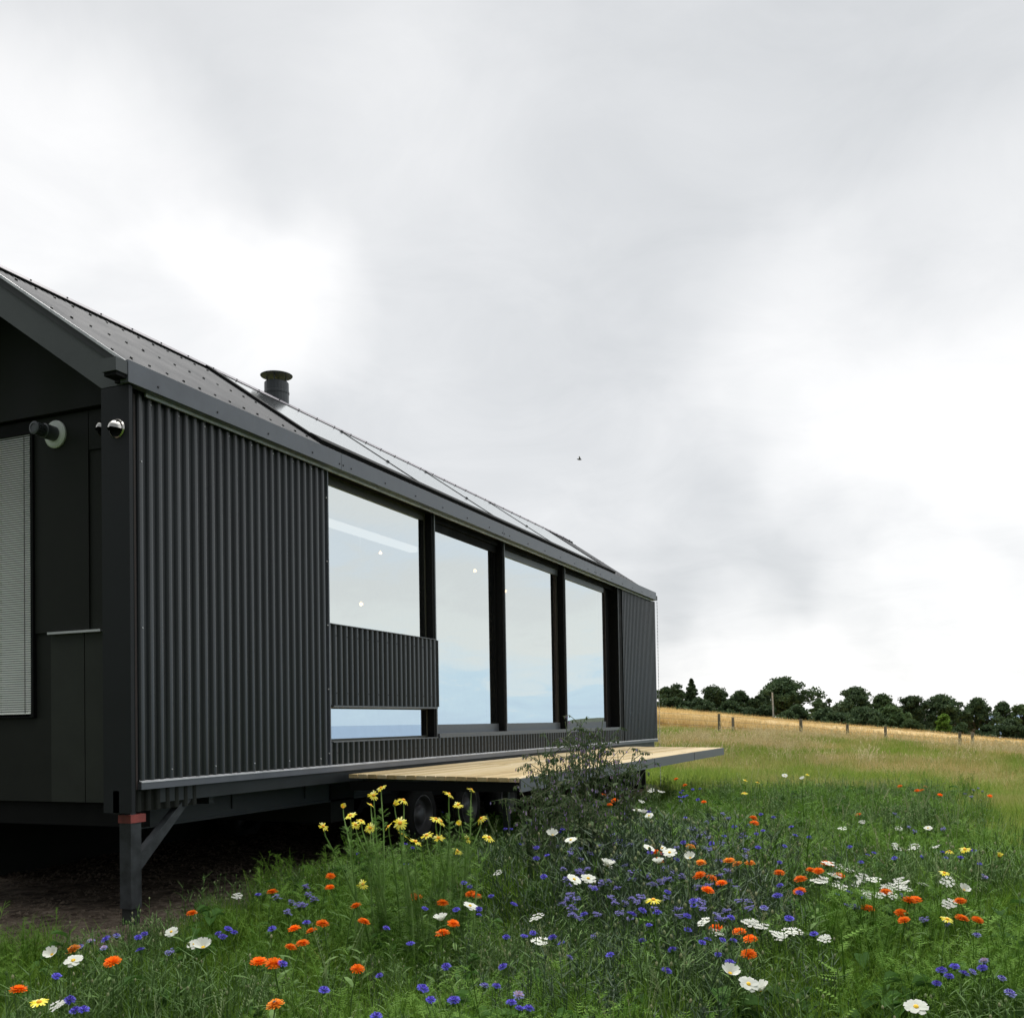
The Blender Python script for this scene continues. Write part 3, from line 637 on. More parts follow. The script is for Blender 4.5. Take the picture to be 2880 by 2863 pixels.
def tree(name, px, ytop, wpx, d, label, m='leafd', shape='round', bare=.35, cat='tree', depthscale=1.0, group=None):
    t = at_depth(px, ytop, d); u0 = hit(px, 2110, 0) if 0 else None
    gzz = gz(t[0], t[1]); Hh = (t[2]-gzz)*1.03; Wd = wpx*d/FPX*1.22
    e = empty(name, (t[0], t[1], gzz-.2)); tag(e, label, cat, group)
    k = rng.integers(1000)
    w = MB(); lean = rng.normal(0, .3, 2)
    tt = [(0, 0, -.3), (lean[0]*.4, lean[1]*.4, Hh*.35), (lean[0], lean[1], Hh*.7)]; w.path(tt, [Hh*.045+.05, Hh*.03+.03, .06], M['bark'], 7)
    c = MB()
    ncl = int(30*(Wd*Hh)**.35)+8
    for i in range(ncl):
        f = rng.random(); 
        if shape == 'round':
            a = rng.random()*2*math.pi; el = rng.random(); rr = Wd/2*math.sqrt(max(0, 1-(el)**2.2))*(rng.random()**.4)*(.74+.34*rng.random())*(1+.26*math.sin(3*a+px)+.18*math.sin(5*a+2*px))*(1-.25*math.sin(el*7+px))
            z = Hh*(bare+(1-bare)*(.03+.87*el)); R0 = Wd*.11*(.45+1.1*rng.random())
            cz_ = R0*.7
        else:
            a = rng.random()*2*math.pi; el = rng.random()**.8; rr = Wd/2*(1-el)*.9*(.3+.7*rng.random()); z = Hh*(.1+.85*el); R0 = Wd*.15*(1.15-el); cz_ = R0*.6
        p = (rr*math.cos(a), rr*math.sin(a)*depthscale, z)
        leaves(c, p, (R0, R0, cz_), int(80+50*rng.random()), .10+.016*Wd, M[m])
        if i % 3 == 0:
            zz = z*.65; w.path([(lean[0]*zz/Hh, lean[1]*zz/Hh, zz), (p[0]*.6, p[1]*.6, (zz+z)/2+.1), (p[0], p[1], z)], [.10, .06, .02], M['bark'], 4)
    o = w.build('trunk'); o.parent = e
    o = c.build('crown'); o.parent = e
    return e
G = 'trees along the far side of the wheat field'
T = [
 ('pine_tree', 1872, 1925, 60, 165, 'dark tree at the corner of the black house behind the field', 'leafd', 'round', .05),
 ('pine_tree', 1903, 1918, 62, 163, 'rounded dark tree just right of the house corner', 'leafd', 'round', .05),
 ('spruce_tree', 1944, 1904, 84, 165, 'pointed dark conifer, tallest beside the house', 'leafd', 'cone', .05),
 ('broadleaf_tree', 2008, 1925, 92, 165, 'broad dark tree right of the pointed conifer', 'leafd', 'round', .1),
 ('broadleaf_tree', 2082, 1941, 64, 168, 'small open tree with sky showing under its crown', 'leafd', 'round', .45),
 ('broadleaf_tree', 2135, 1952, 46, 166, 'thin low tree left of the pale pole', 'leafd', 'round', .45),
 ('broadleaf_tree', 2200, 1905, 116, 165, 'tall spreading tree behind the pale pole', 'leafd', 'round', .38),
 ('broadleaf_tree', 2300, 1962, 60, 172, 'distant low tree in the gap between the two big trees', 'leafm', 'round', .2),
 ('broadleaf_tree', 2400, 1928, 118, 160, 'big dense dark tree in the middle of the tree line', 'leafd', 'round', .05),
 ('broadleaf_tree', 2478, 1946, 86, 164, 'rounded tree touching the big dense one on its right', 'leafm', 'round', .08),
 ('broadleaf_tree', 2562, 1952, 84, 170, 'flat topped dark tree above the brown cottage roof', 'leafd', 'round', .25),
 ('broadleaf_tree', 2645, 1952, 110, 172, 'wide dome shaped dark tree above the bright green bush', 'leafd', 'round', .28),
 ('broadleaf_tree', 2748, 1963, 84, 172, 'dome shaped tree with gaps of sky on both sides', 'leafd', 'round', .45),
 ('broadleaf_tree', 2822, 1970, 56, 176, 'slim tree between the last dome tree and the picture edge', 'leafd', 'round', .45),
 ('broadleaf_tree', 2872, 1972, 74, 165, 'leafy tree cut by the right edge of the photo', 'leafm', 'round', .12),
 ('bushy_tree', 2500, 1978, 90, 150, 'low rounded bushy tree standing forward at the field edge', 'leafm', 'round', .02),
 ('broadleaf_tree', 2960, 1985, 110, 165, 'leafy tree just outside the right edge', 'leafd', 'round', .1),
]
for a in T: tree(*a, group=G)
for (px, yt, wd, d, lab, mm) in [
 (2656, 2000, 44, 150, 'bright yellow green bush before the cottages', 'leafb'), (2152, 1978, 70, 150, 'dark bush left of the foot of the pale pole', 'leafd'), (2245, 1975, 70, 152, 'dark bush under the tall spreading tree', 'leafd'),
 (2050, 1968, 80, 152, 'dark bush under the broad tree beside the conifer', 'leafd'), (2325, 1985, 90, 150, 'low dark bush left of the big dense tree', 'leafd'), (1965, 1962, 90, 150, 'dark bush at the foot of the pointed conifer', 'leafd'), (1890, 1955, 80, 150, 'dark bush beside the house corner', 'leafd'),
 (2105, 1985, 60, 150, 'low bush filling the gap under the small open tree', 'leafd'), (2560, 2015, 60, 146, 'small dark bush left of the cottage roof', 'leafm'), (2425, 1985, 100, 148, 'dark bush at the foot of the big dense tree', 'leafd'),
 (2705, 2028, 60, 146, 'low dark bush right of the bright green bush', 'leafd'), (2775, 2035, 70, 148, 'low dark bush under the gap in the trees', 'leafd'), (2845, 2018, 76, 148, 'dark bush near the right end of the tree line', 'leafd'), (2215, 1992, 60, 148, 'small bush right of the foot of the pale pole', 'leafd')]:
    tree('bush', px, yt, wd, d, lab, mm, 'round', .0, 'bush', group='bushes under the tree line')
w = MB()
for i in range(260):
    uu = 15+i*.24; d = 142+rng.random()*6; x, y = xy_of(uu, d); leaves(w, (x, y, gz(x, y)+.6), (1.5, 1.5, 1.1+.5*math.sin(i*.21)), 70, .24, M['leafd'])
o = w.build('hedge'); tag(o, 'dark hedge running along the far edge of the wheat field', 'hedge')
# ------------------------------------------------------------------ grass and herb tufts (scattered, nobody could count them)
def blade(mbl, p, ang, ln, wd, bend, m, segs=3, tilt=0.1):
    dx, dy = math.cos(ang), math.sin(ang); sx, sy = -dy, dx; vs = []
    for i in range(segs+1):
        t = i/segs; out = ln*(tilt*t+bend*t*t); z = ln*(t-.35*bend*t*t); w_ = wd*(1-t)**.7+.0004
        vs += [(p[0]+dx*out-sx*w_, p[1]+dy*out-sy*w_, z), (p[0]+dx*out+sx*w_, p[1]+dy*out+sy*w_, z)]
    mbl.add(vs, [(2*i, 2*i+1, 2*i+3, 2*i+2) for i in range(segs)], m)
def tuft(kind, seed):
    random.seed(seed); b = MB(); U = random.uniform
    if kind in ('grass', 'lawn', 'dry', 'wheat'):
        n = {'grass': 34, 'lawn': 40, 'dry': 46, 'wheat': 26}[kind]; m = M['t_'+kind]
        sp = {'grass': .10, 'lawn': .16, 'dry': .35, 'wheat': .25}[kind]; ln = {'grass': .30, 'lawn': .13, 'dry': .48, 'wheat': .6}[kind]; wd = {'grass': .0025, 'lawn': .004, 'dry': .006, 'wheat': .012}[kind]
        for i in range(n):
            blade(b, (U(-sp, sp), U(-sp, sp), 0), U(0, 6.28), ln*U(.55, 1.1), wd*U(.7, 1.3), U(.05, .7), m, 3, U(0, .25))
        if kind in ('dry',):
            for i in range(10):
                x, y = U(-sp, sp), U(-sp, sp); a = U(0, 6.28); l = ln*U(1., 1.35); b.path([(x, y, 0), (x+.03*math.cos(a), y+.03*math.sin(a), l*.6), (x+.12*math.cos(a), y+.12*math.sin(a), l)], [.002, .002, .007], m, 3)
    elif kind in ('herb', 'dusk'):      # grey green upright stems with narrow leaves
        m = M['t_'+kind]
        for i in range(9):
            x, y = U(-.09, .09), U(-.09, .09); a = U(0, 6.28); l = U(.22, .42); pts = [(x+.10*l*t*math.cos(a), y+.10*l*t*math.sin(a), l*t) for t in (0, .5, 1)]
            b.path(pts, [.0025, .002, .0012], m, 3)
            if i % 2: b.lathe([(0, -.008), (.0045, -.004), (.005, .002), (.002, .008)], pts[-1], (0, 0, 1), M['t_seed'] if i % 4 == 1 else m, 5)
            for k in range(9):
                t = U(.1, .98); q = pts[0]; base = (x+.1*l*t*math.cos(a), y+.1*l*t*math.sin(a), l*t); an = U(0, 6.28); ll = U(.04, .09)
                dx, dy = math.cos(an), math.sin(an); w_ = .003; vs = [(base[0]-dy*w_, base[1]+dx*w_, base[2]), (base[0]+dy*w_, base[1]-dx*w_, base[2]), (base[0]+dx*ll, base[1]+dy*ll, base[2]+ll*U(.2, .9))]
                b.add(vs, [(0, 1, 2)], m)
    elif kind == 'feather':   # finely cut bright leaves
        m = M['t_feather']
        for i in range(7):
            x, y = U(-.08, .08), U(-.08, .08); a = U(0, 6.28); l = U(.22, .44); ca, sa = math.cos(a), math.sin(a)
            b.path([(x, y, 0), (x+.05*ca, y+.05*sa, l*.5), (x+.10*ca, y+.10*sa, l)], [.003, .0025, .0015], m, 3)
            for k in range(16):
                t = .15+.85*k/16; c = Vector((x+.1*t*ca, y+.1*t*sa, l*t)); an = U(0, 6.28); ll = U(.035, .07); d = Vector((math.cos(an), math.sin(an), U(.2, .8))).normalized(); s = d.cross(Vector((0, 0, 1))).normalized()
                e = c+d*ll; b.add([c-s*.002, c+s*.002, e], [(0, 1, 2)], m)
                for q in (.35, .55, .75, .95):
                    for sg in (1, -1):
                        p = c+d*ll*q; b.add([p-d*.002, p+d*.002, p+(s*sg+d*.5)*ll*.3], [(0, 1, 2)], m)
    elif kind == 'broad':
        m = M['t_broad']
        for i in range(12):
            a = U(0, 6.28); l = U(.08, .17); wd = l*.26; z = U(.02, .28); ca, sa = math.cos(a), math.sin(a); sx, sy = -sa, ca; r0 = U(0, .05); el = U(-.1, .8); vs = []
            for t, w_ in ((0, .1), (.3, .9), (.6, 1), (.85, .6), (1, .02)):
                for sg in (-1, 0, 1): vs.append((r0*ca+l*t*ca+sx*wd*w_*sg, r0*sa+l*t*sa+sy*wd*w_*sg, z+l*t*el-l*.4*t*t+(.02 if sg else 0)*w_))
            b.add(vs, [(i2*3+j, i2*3+j+1, i2*3+j+4, i2*3+j+3) for i2 in range(4) for j in (0, 1)], m); b.path([(0, 0, 0), (r0*ca, r0*sa, z)], [.003, .002], m, 3)
    elif kind == 'seed':      # dry seed stalks
        m = M['t_seed']
        for i in range(5):
            x, y = U(-.12, .12), U(-.12, .12); a = U(0, 6.28); l = U(.38, .58)
            b.path([(x, y, 0), (x+.04*math.cos(a), y+.04*math.sin(a), l*.6), (x+.11*math.cos(a), y+.11*math.sin(a), l*.98)], [.0014, .0012, .001], m, 3)
            for k in range(8): 
                t = .8+.2*k/8; c = (x+.11*t*t*math.cos(a), y+.11*t*t*math.sin(a), l*t); b.add([c, (c[0]+.006, c[1], c[2]+.004), (c[0]+U(-.006, .006), c[1]+.005, c[2]+.014)], [(0, 1, 2)], m)
    elif kind == 'straw':
        m = M['t_straw']
        for i in range(16):
            x, y = U(-.3, .3), U(-.3, .3); a = U(0, 6.28); l = U(.35, .62); q = (x+.14*math.cos(a), y+.14*math.sin(a), l)
            b.path([(x, y, 0), (x+.04*math.cos(a), y+.04*math.sin(a), l*.6), (x+.1*math.cos(a), y+.1*math.sin(a), l*.9)], [.0025, .002, .002], m, 3); b.path([(x+.1*math.cos(a), y+.1*math.sin(a), l*.9), (x+.12*math.cos(a), y+.12*math.sin(a), l*.97), q], [.003, .008, .003], m, 4)
    elif kind == 'clod':
        m = M['t_soil']; n1 = 7
        for i in range(7):
            c = (U(-.2, .2), U(-.2, .2), U(-.005, .01)); r = U(.008, .035)
            vs = [(c[0]+r*U(.6, 1.2)*math.cos(t), c[1]+r*U(.6, 1.2)*math.sin(t), c[2]) for t in np.linspace(0, 6.28, 7)[:-1]] + [(c[0]+r*.4*math.cos(t), c[1]+r*.4*math.sin(t), c[2]+r*U(.4, .8)) for t in np.linspace(.3, 6.5, 7)[:-1]]
            b.add(vs, [(k, (k+1) % 6, (k+1) % 6+6, k+6) for k in range(6)]+[(6, 7, 8, 9, 10, 11)], m)
    return b
M['t_grass'] = leafmat('grass_blades', [(.060, .13, .010), (.10, .20, .018), (.17, .28, .035)], .35, .5, .8)
M['t_lawn'] = leafmat('lawn_blades', [(.16, .25, .035), (.21, .30, .045), (.28, .35, .07)], .45, .5, .35, [(.26, .30, .07), (.34, .33, .11)])
M['t_dry'] = leafmat('meadow_blades', [(.60, .50, .23), (.70, .59, .31), (.76, .66, .42)], .5, .6, .30, [(.24, .40, .06), (.34, .47, .09), (.48, .50, .15)])
M['t_wheat'] = leafmat('wheat_blades', [(.50, .35, .13), (.62, .46, .20), (.70, .55, .29)], .3, .6, .3)
M['t_herb'] = leafmat('herb_leaves', [(.070, .135, .035), (.11, .19, .055), (.15, .24, .085)], .3, .5, .8)
M['t_dusk'] = leafmat('dusky_stems', [(.045, .080, .038), (.065, .105, .052), (.10, .13, .09)], .2, .5, .8)
M['t_feather'] = leafmat('feathery_leaves', [(.075, .17, .018), (.12, .24, .03), (.17, .30, .05)], .35, .5, .8)
M['t_broad'] = leafmat('broad_leaves', [(.045, .11, .020), (.07, .16, .03)], .35, .45, .8)
M['t_seed'] = leafmat('seed_stalks', [(.24, .32, .14), (.38, .38, .22)], .3, .6, .8)
M['t_soil'] = mat('soil_clods', (.10, .080, .062), 1., 0, .5, 20, spec=.05)
def scatter(name, kinds, P, scl, label, cat, idxs=None, tilt=.12, zoff=-.01):
    """points -> instances of small tuft meshes through geometry nodes; one stuff object"""
    c = bpy.data.collections.new(name+'_parts'); k = 0; objs = []
    for kd, cnt in kinds:
        for i in range(cnt):
            o = bpy.data.objects.new('%s_tuft_%02d' % (name, k), tuft(kd, 100+k*7+len(name)).mesh('tuft')); c.objects.link(o); k += 1
    n = len(P); me = bpy.data.meshes.new(name); me.vertices.add(n); me.vertices.foreach_set('co', np.asarray(P, 'f').ravel())
    a = me.attributes.new('rot', 'FLOAT_VECTOR', 'POINT'); rv = np.stack([rng.normal(0, tilt, n), rng.normal(0, tilt, n), rng.random(n)*6.28], 1).astype('f'); a.data.foreach_set('vector', rv.ravel())
    a = me.attributes.new('scl', 'FLOAT', 'POINT'); a.data.foreach_set('value', np.asarray(scl, 'f'))
    a = me.attributes.new('pick', 'INT', 'POINT'); a.data.foreach_set('value', (rng.integers(0, k, n) if idxs is None else np.asarray(idxs)).astype('i'))
    o = bpy.data.objects.new(name, me); col.objects.link(o); tag(o, label, cat, kind='stuff')
    ng = bpy.data.node_groups.new(name, 'GeometryNodeTree'); ng.interface.new_socket('Geometry', in_out='INPUT', socket_type='NodeSocketGeometry'); ng.interface.new_socket('Geometry', in_out='OUTPUT', socket_type='NodeSocketGeometry')
    gi = ng.nodes.new('NodeGroupInput'); go = ng.nodes.new('NodeGroupOutput'); ip = ng.nodes.new('GeometryNodeInstanceOnPoints'); ci = ng.nodes.new('GeometryNodeCollectionInfo'); mp = ng.nodes.new('GeometryNodeMeshToPoints')
    ci.inputs['Collection'].default_value = c; ci.inputs['Separate Children'].default_value = True; ci.inputs['Reset Children'].default_value = True
    ip.inputs['Pick Instance'].default_value = True
    def att(nm, t): x = ng.nodes.new('GeometryNodeInputNamedAttribute'); x.data_type = t; x.inputs['Name'].default_value = nm; return x.outputs['Attribute']
    L = ng.links; L.new(gi.outputs[0], mp.inputs[0]); L.new(mp.outputs[0], ip.inputs['Points']); L.new(ci.outputs[0], ip.inputs['Instance']); L.new(att('pick', 'INT'), ip.inputs['Instance Index'])
    L.new(att('rot', 'FLOAT_VECTOR'), ip.inputs['Rotation']); L.new(att('scl', 'FLOAT'), ip.inputs['Scale']); L.new(ip.outputs[0], go.inputs[0])
    md = o.modifiers.new('scatter', 'NODES'); md.node_group = ng
    return o
def pts(n, d0, d1, side=1.08, umin=None, power=1.0):
    """random ground points inside the wedge of ground that can be seen, and a margin"""
    d = d0+(d1-d0)*rng.random(n)**power; u = (rng.random(n)*2-1)*(.51*d*side+1.0); x, y = xy_of(u, d); return x, y, u, d
def keep(x, y, extra=None):
    s = soil_w(x, y); inside = (x < .35) & (x > -3.2) & (y > -.2) & (y < 13.7)
    k = (s < .35) & ~inside
    under = (x > 0) & (x < 1.7) & (y > 2.4) & (y < 11.3)
    return k & ~(under & (rng.random(len(x)) < .75)) & ((x-CX)**2+(y-CY)**2 > 1.6**2)
bedlim = lambda u: np.clip(14.5+.5*u, 10, 16.)          # far edge of the flower bed
def bed_right(u, d): return u > .36*d+.9+.25*np.sin(d*1.7)+rng.normal(0, .35, len(d))  # mown turf to the right
# bed: mixed tall herbs
x, y, u, d = pts(19000, 1.9, 17, power=.85); rim = d < bedlim(u)+rng.normal(0, .5, len(d)); k = keep(x, y) & rim & ~((d > 6.5) & bed_right(u, d))
x, y, d = x[k], y[k], d[k]
pn = np.sin(x*2.1+1)*np.cos(y*1.7)+.5*np.sin(x*4.3-y*3.7)
pk = np.where(rng.random(len(x)) < .48, 0, np.where(pn > .25, 1, np.where(pn < -.35, 2, 0))); 
sel = rng.random(len(x)); pk = np.where(sel > .94, 3, np.where((sel > .92) & (x > 2), 4, pk))
idxs = np.select([pk == 0, pk == 1, pk == 2, pk == 3, pk == 4], [rng.integers(0, 4, len(x)), rng.integers(4, 8, len(x)), rng.integers(8, 12, len(x)), rng.integers(12, 14, len(x)), rng.integers(14, 16, len(x))])
uu_, dd_ = uv_of(x, y); mid = np.exp(-((uu_/dd_-.13)/.13)**2-((dd_-6.2)/2.2)**2); isd = rng.random(len(x)) < .72*mid; idxs = np.where(isd, 16+rng.integers(0, 4, len(x)), idxs)
hs = (.96+.34*mid)*np.where(dd_ > 7, .88, 1)*np.clip(.62+.09*d, .75, 1.15)*(.75+.5*rng.random(len(x)))*np.clip(.75+.25*(d-2)/2, .6, 1)
cl = np.array([at_depth(1170, 2300, 5.1)[0], at_depth(1170, 2300, 5.1)[1]]); dcl = np.hypot(x-cl[0], y-cl[1]); hs = hs*np.where(dcl < 1.1, .62, 1)*np.where((x < 1.5) & (y < .8), .7, 1)
scatter('wildflower_foliage', [('grass', 4), ('herb', 4), ('feather', 4), ('broad', 2), ('seed', 2), ('dusk', 4)], np.stack([x, y, ground(x, y)-.01], 1), hs, 'dense tangle of green stems and leaves in the flower bed', 'foliage', idxs)
# short turf right of and beyond the bed
x, y, u, d = pts(17000, 2.2, 30, power=.8); k = keep(x, y) & ((d > bedlim(u)-.5) | ((d > 6.) & bed_right(u, d)) | (rng.random(len(d)) < .12)); x, y, d = x[k], y[k], d[k]
scatter('turf_grass', [('lawn', 5)], np.stack([x, y, ground(x, y)-.01], 1), (.8+.5*rng.random(len(x)))*np.clip(.7+d*.045, 1, 1.9), 'short bright green grass beside and beyond the flower bed', 'grass')
# tall dry meadow up to the fence
x, y, u, d = pts(42000, 18, 56, side=1.12, power=.75); k = keep(x, y) & (rng.random(len(d)) < np.clip((d-20-2.5*np.sin(u*.45))/8, .0, 1)); x, y, u, d = x[k], y[k], u[k], d[k]
wv = .5+.5*np.sin(x*.6+y*.35)*np.cos(y*.5-x*.2)
scatter('meadow_grass', [('dry', 5)], np.stack([x, y, ground(x, y)-.02], 1), (.45+.35*rng.random(len(x)))*(.75+.35*wv)*np.clip(.8+(d-20)*.012, .8, 1.1)*np.where(d > 42, .62, 1), 'tall dry tan and green meadow grass before the fence', 'grass')
M['t_straw'] = leafmat('straw_stalks', [(.62, .54, .32), (.76, .68, .46)], .4, .6, .5)
x, y, u, d = pts(9000, 23, 54, side=1.12, power=.8); cl_ = np.sin(x*.55+1.3*np.sin(y*.4))*np.cos(y*.33-x*.15); k = keep(x, y) & (rng.random(len(d)) < np.clip((d-23)/8, 0, 1)) & (cl_+rng.normal(0, .22, len(d)) > .28); x, y, d = x[k], y[k], d[k]
scatter('straw_stalks', [('straw', 4)], np.stack([x, y, ground(x, y)-.02], 1), (.75+.6*rng.random(len(x)))*np.where(d > 42, .7, 1), 'pale straw coloured seed stalks standing above the meadow grass', 'grass', tilt=.2)
x, y, u, d = pts(26000, 53, 135, side=1.1, power=1.3); x, y, d = x, y, d
scatter('wheat_stalks', [('wheat', 3)], np.stack([x, y, ground(x, y)+.12], 1), (.85+.3*rng.random(len(x)))*np.clip(d/75, 1, 1.6), 'ripe golden wheat ears covering the sloping field', 'wheat')
# soil clods
x = rng.random(2600)*3.6-2.9; y = rng.random(2600)*7-1.2; k = soil_w(x, y) > .3; x, y = x[k], y[k]
scatter('soil_clods', [('clod', 4)], np.stack([x, y, ground(x, y)], 1), .25+.55*rng.random(len(x))**2, 'small clods and stones on the bare brown soil', 'soil', tilt=.05, zoff=0)
# ------------------------------------------------------------------ flowers
M['stem'] = leafmat('flower_stem', [(.07, .14, .03), (.12, .20, .055)], .1, .5, .8)
def petalmat(name, cols, trans=.35): return leafmat(name, cols, trans, .5, 20, rand='island')
M['orange'] = petalmat('marigold_orange', [(.95, .15, .003), (1., .27, .006)])
M['amber'] = petalmat('marigold_amber', [(.82, .27, .02), (.88, .36, .05)])
M['blue'] = petalmat('cornflower_blue', [(.10, .10, .66), (.18, .16, .80), (.30, .26, .85)])
M['violet'] = petalmat('cornflower_violet', [(.06, .035, .30), (.10, .06, .40)])
M['paleb'] = petalmat('cornflower_pale', [(.22, .26, .62), (.38, .40, .72), (.48, .48, .70)])
M['phac'] = petalmat('phacelia_lilac', [(.13, .12, .40), (.22, .20, .52), (.30, .27, .55)])
M['wht'] = petalmat('white_petal', [(.74, .76, .66), (.82, .83, .76)], .3)
M['yel'] = petalmat('yellow_petal', [(.92, .74, .03), (.95, .85, .10), (.95, .92, .35)])
M['dstem'] = leafmat('daisy_stem', [(.20, .33, .09), (.28, .42, .14)], .3, .5, .8)
M['yelc'] = mat('daisy_centre', (.80, .36, .02), .8, 0, .3, 300)
M['cosc'] = mat('cosmos_centre', (.75, .48, .03), .8, 0, .3, 300)
M['pink'] = petalmat('faded_pink', [(.45, .25, .35), (.65, .50, .55)])
def petal(mbl, ang, r0, r1, wd, lift, m, droop=0, tip=.5, cup=0, segs=4, z0=0):
    ca, sa = math.cos(ang), math.sin(ang); vs = []
    for i in range(segs+1):
        t = i/segs; r = r0+(r1-r0)*t; w_ = wd*math.sin(math.pi*(.18+.70*t))**.8 if tip else wd*(.35+.65*t); z = z0+lift*t-droop*t*t
        if i == segs and tip: w_ = wd*tip
        for sg in (-1, 0, 1):
            vs.append((ca*r-sa*w_*sg, sa*r+ca*w_*sg, z+(cup*w_ if sg else 0)))
    mbl.add(vs, [(i*3+j, i*3+j+1, i*3+j+4, i*3+j+3) for i in range(segs) for j in (0, 1)], m)
def head_marigold(seed, m='orange', dark=False):
    random.seed(seed); b = MB(); U = random.uniform
    for lay, (n, r1, z0, lf) in enumerate([(18, .034, .0, -.002), (16, .030, .004, .003), (12, .022, .006, .007), (8, .013, .007, .008)]):
        for k in range(n): petal(b, 6.28*k/n+U(-.12, .12)+lay*.2, .004, r1*U(.9, 1.08), .0040, lf+U(-.002, .002), M[m], 0, .8, .3, 3, z0)
    b.lathe([(.0, -.012), (.008, -.012), (.014, -.006), (.012, .0)], (0, 0, 0), (0, 0, 1), M['stem'], 10)
    if dark: b.lathe([(.009, .010), (.006, .014), (0, .015)], (0, 0, 0), (0, 0, 1), M['rust'], 10)
    return b.mesh('marigold_head')
def head_corn(seed, m='blue', m2='violet'):
    random.seed(seed); b = MB(); U = random.uniform
    for k in range(58):   # a domed head of small split florets
        z = .02+.98*((k+.5)/58); el = math.asin(min(1, z*.98)); a = k*2.399+U(-.2, .2); rr = .0185*U(.85, 1.12); d = Vector((math.cos(a)*math.cos(el), math.sin(a)*math.cos(el), math.sin(el)*.62))
        s = Vector((-math.sin(a), math.cos(a), U(-.3, .3)))*.0030; c = d*.004; e = d*rr
        mm = M[m2] if (z > .55 and k % 3) else M[m]
        b.add([c, e-s, e*.88, e+s], [(0, 1, 2), (0, 2, 3)], mm)
        b.add([e*.88, e-s, e*1.12-s*.6], [(0, 1, 2)], mm); b.add([e*.88, e*1.12+s*.6, e+s], [(0, 1, 2)], mm)
    b.lathe([(0, -.018), (.005, -.017), (.0075, -.010), (.006, -.002), (.0045, .001)], (0, 0, 0), (0, 0, 1), M['stem'], 8)
    return b.mesh('cornflower_head')
def head_cosmos(seed, closed=False):
    random.seed(seed); b = MB(); U = random.uniform
    for k in range(8):
        petal(b, 6.28*k/8+U(-.08, .08), .004, .040*U(.92, 1.06), .0155, .012*U(0, 1.)+(.03 if closed else 0), M['wht'], .004, .62, .10, 5)
    b.lathe([(0, -.008), (.006, -.006), (.008, -.001)], (0, 0, 0), (0, 0, 1), M['stem'], 8)
    return b.mesh('cosmos_head')
def head_daisy(seed, bud=False):
    random.seed(seed); b = MB(); U = random.uniform
    dr = U(.002, .014)
    for k in range(14):
        if random.random() < .08: continue
        petal(b, 6.28*k/14+U(-.1, .1), .007, .035*U(.8, 1.12)*(.5 if bud else 1), .0048, .002+(.02 if bud else 0), M['yel'], dr*U(.6, 1.3) if not bud else 0, .6, .15, 4)
    b.lathe([(0, -.009), (.006, -.007), (.009, -.001)], (0, 0, 0), (0, 0, 1), M['stem'], 8)
    return b.mesh('daisy_head')
def head_lace(seed):
    random.seed(seed); b = MB(); U = random.uniform
    for k in range(21):
        a = 6.28*k/9 if k < 9 else k*2.399; r = (.027 if k < 9 else .004+.0014*(k-9))*U(.75, 1.2); c = Vector((r*math.cos(a), r*math.sin(a), U(-.008, .006)))
        b.path([(0, 0, -.03), c-Vector((0, 0, .002))], [.0012, .0008], M['stem'], 3)
        for j in range(7):
            aa = 6.28*j/7+U(-.2, .2); out = math.cos(aa-a) > .3 and k < 9; rr = .013 if out else .0075; vs = []
            for t, w_ in ((.1, .2), (.6, 1), (1., .5)):
                for sg in (-1, 1): vs.append((c[0]+math.cos(aa)*rr*t-math.sin(aa)*.0032*w_*sg, c[1]+math.sin(aa)*rr*t+math.cos(aa)*.0032*w_*sg, c[2]+.002*t))
            b.add(vs, [(0, 1, 3, 2), (2, 3, 5, 4)], M['wht'])
    return b.mesh('lace_head')
def head_phac(seed):
    random.seed(seed); b = MB(); U = random.uniform
    for k in range(16):
        c = Vector((U(-.018, .018), U(-.018, .018), U(-.012, .016)))
        for j in range(5):
            aa = 6.28*j/5+U(-.2, .2); e = c+Vector((math.cos(aa)*.008, math.sin(aa)*.008, .003)); s = Vector((-math.sin(aa), math.cos(aa), 0))*.0032; b.add([c, e-s, e+s], [(0, 1, 2)], M['phac'])
        b.path([(0, 0, -.03), tuple(c)], [.0015, .001], M['stem'], 3)
    return b.mesh('phacelia_head')
cb = MB(); cb.lathe([(.009, .0), (.0085, .005), (.004, .008), (0, .0085)], (0, 0, 0), (0, 0, 1), M['cosc'], 10); CEN = {'cosmos': cb.mesh('cosmos_centre')}
cb = MB(); cb.lathe([(.0095, .0), (.0095, .003), (.007, .007), (0, .009)], (0, 0, 0), (0, 0, 1), M['yelc'], 12); CEN['daisy'] = cb.mesh('daisy_centre'); CEN['bud'] = CEN['daisy']
def centre(kind, hd):
    if kind in CEN: o = bpy.data.objects.new('flower_centre', CEN[kind]); col.objects.link(o); o.parent = hd
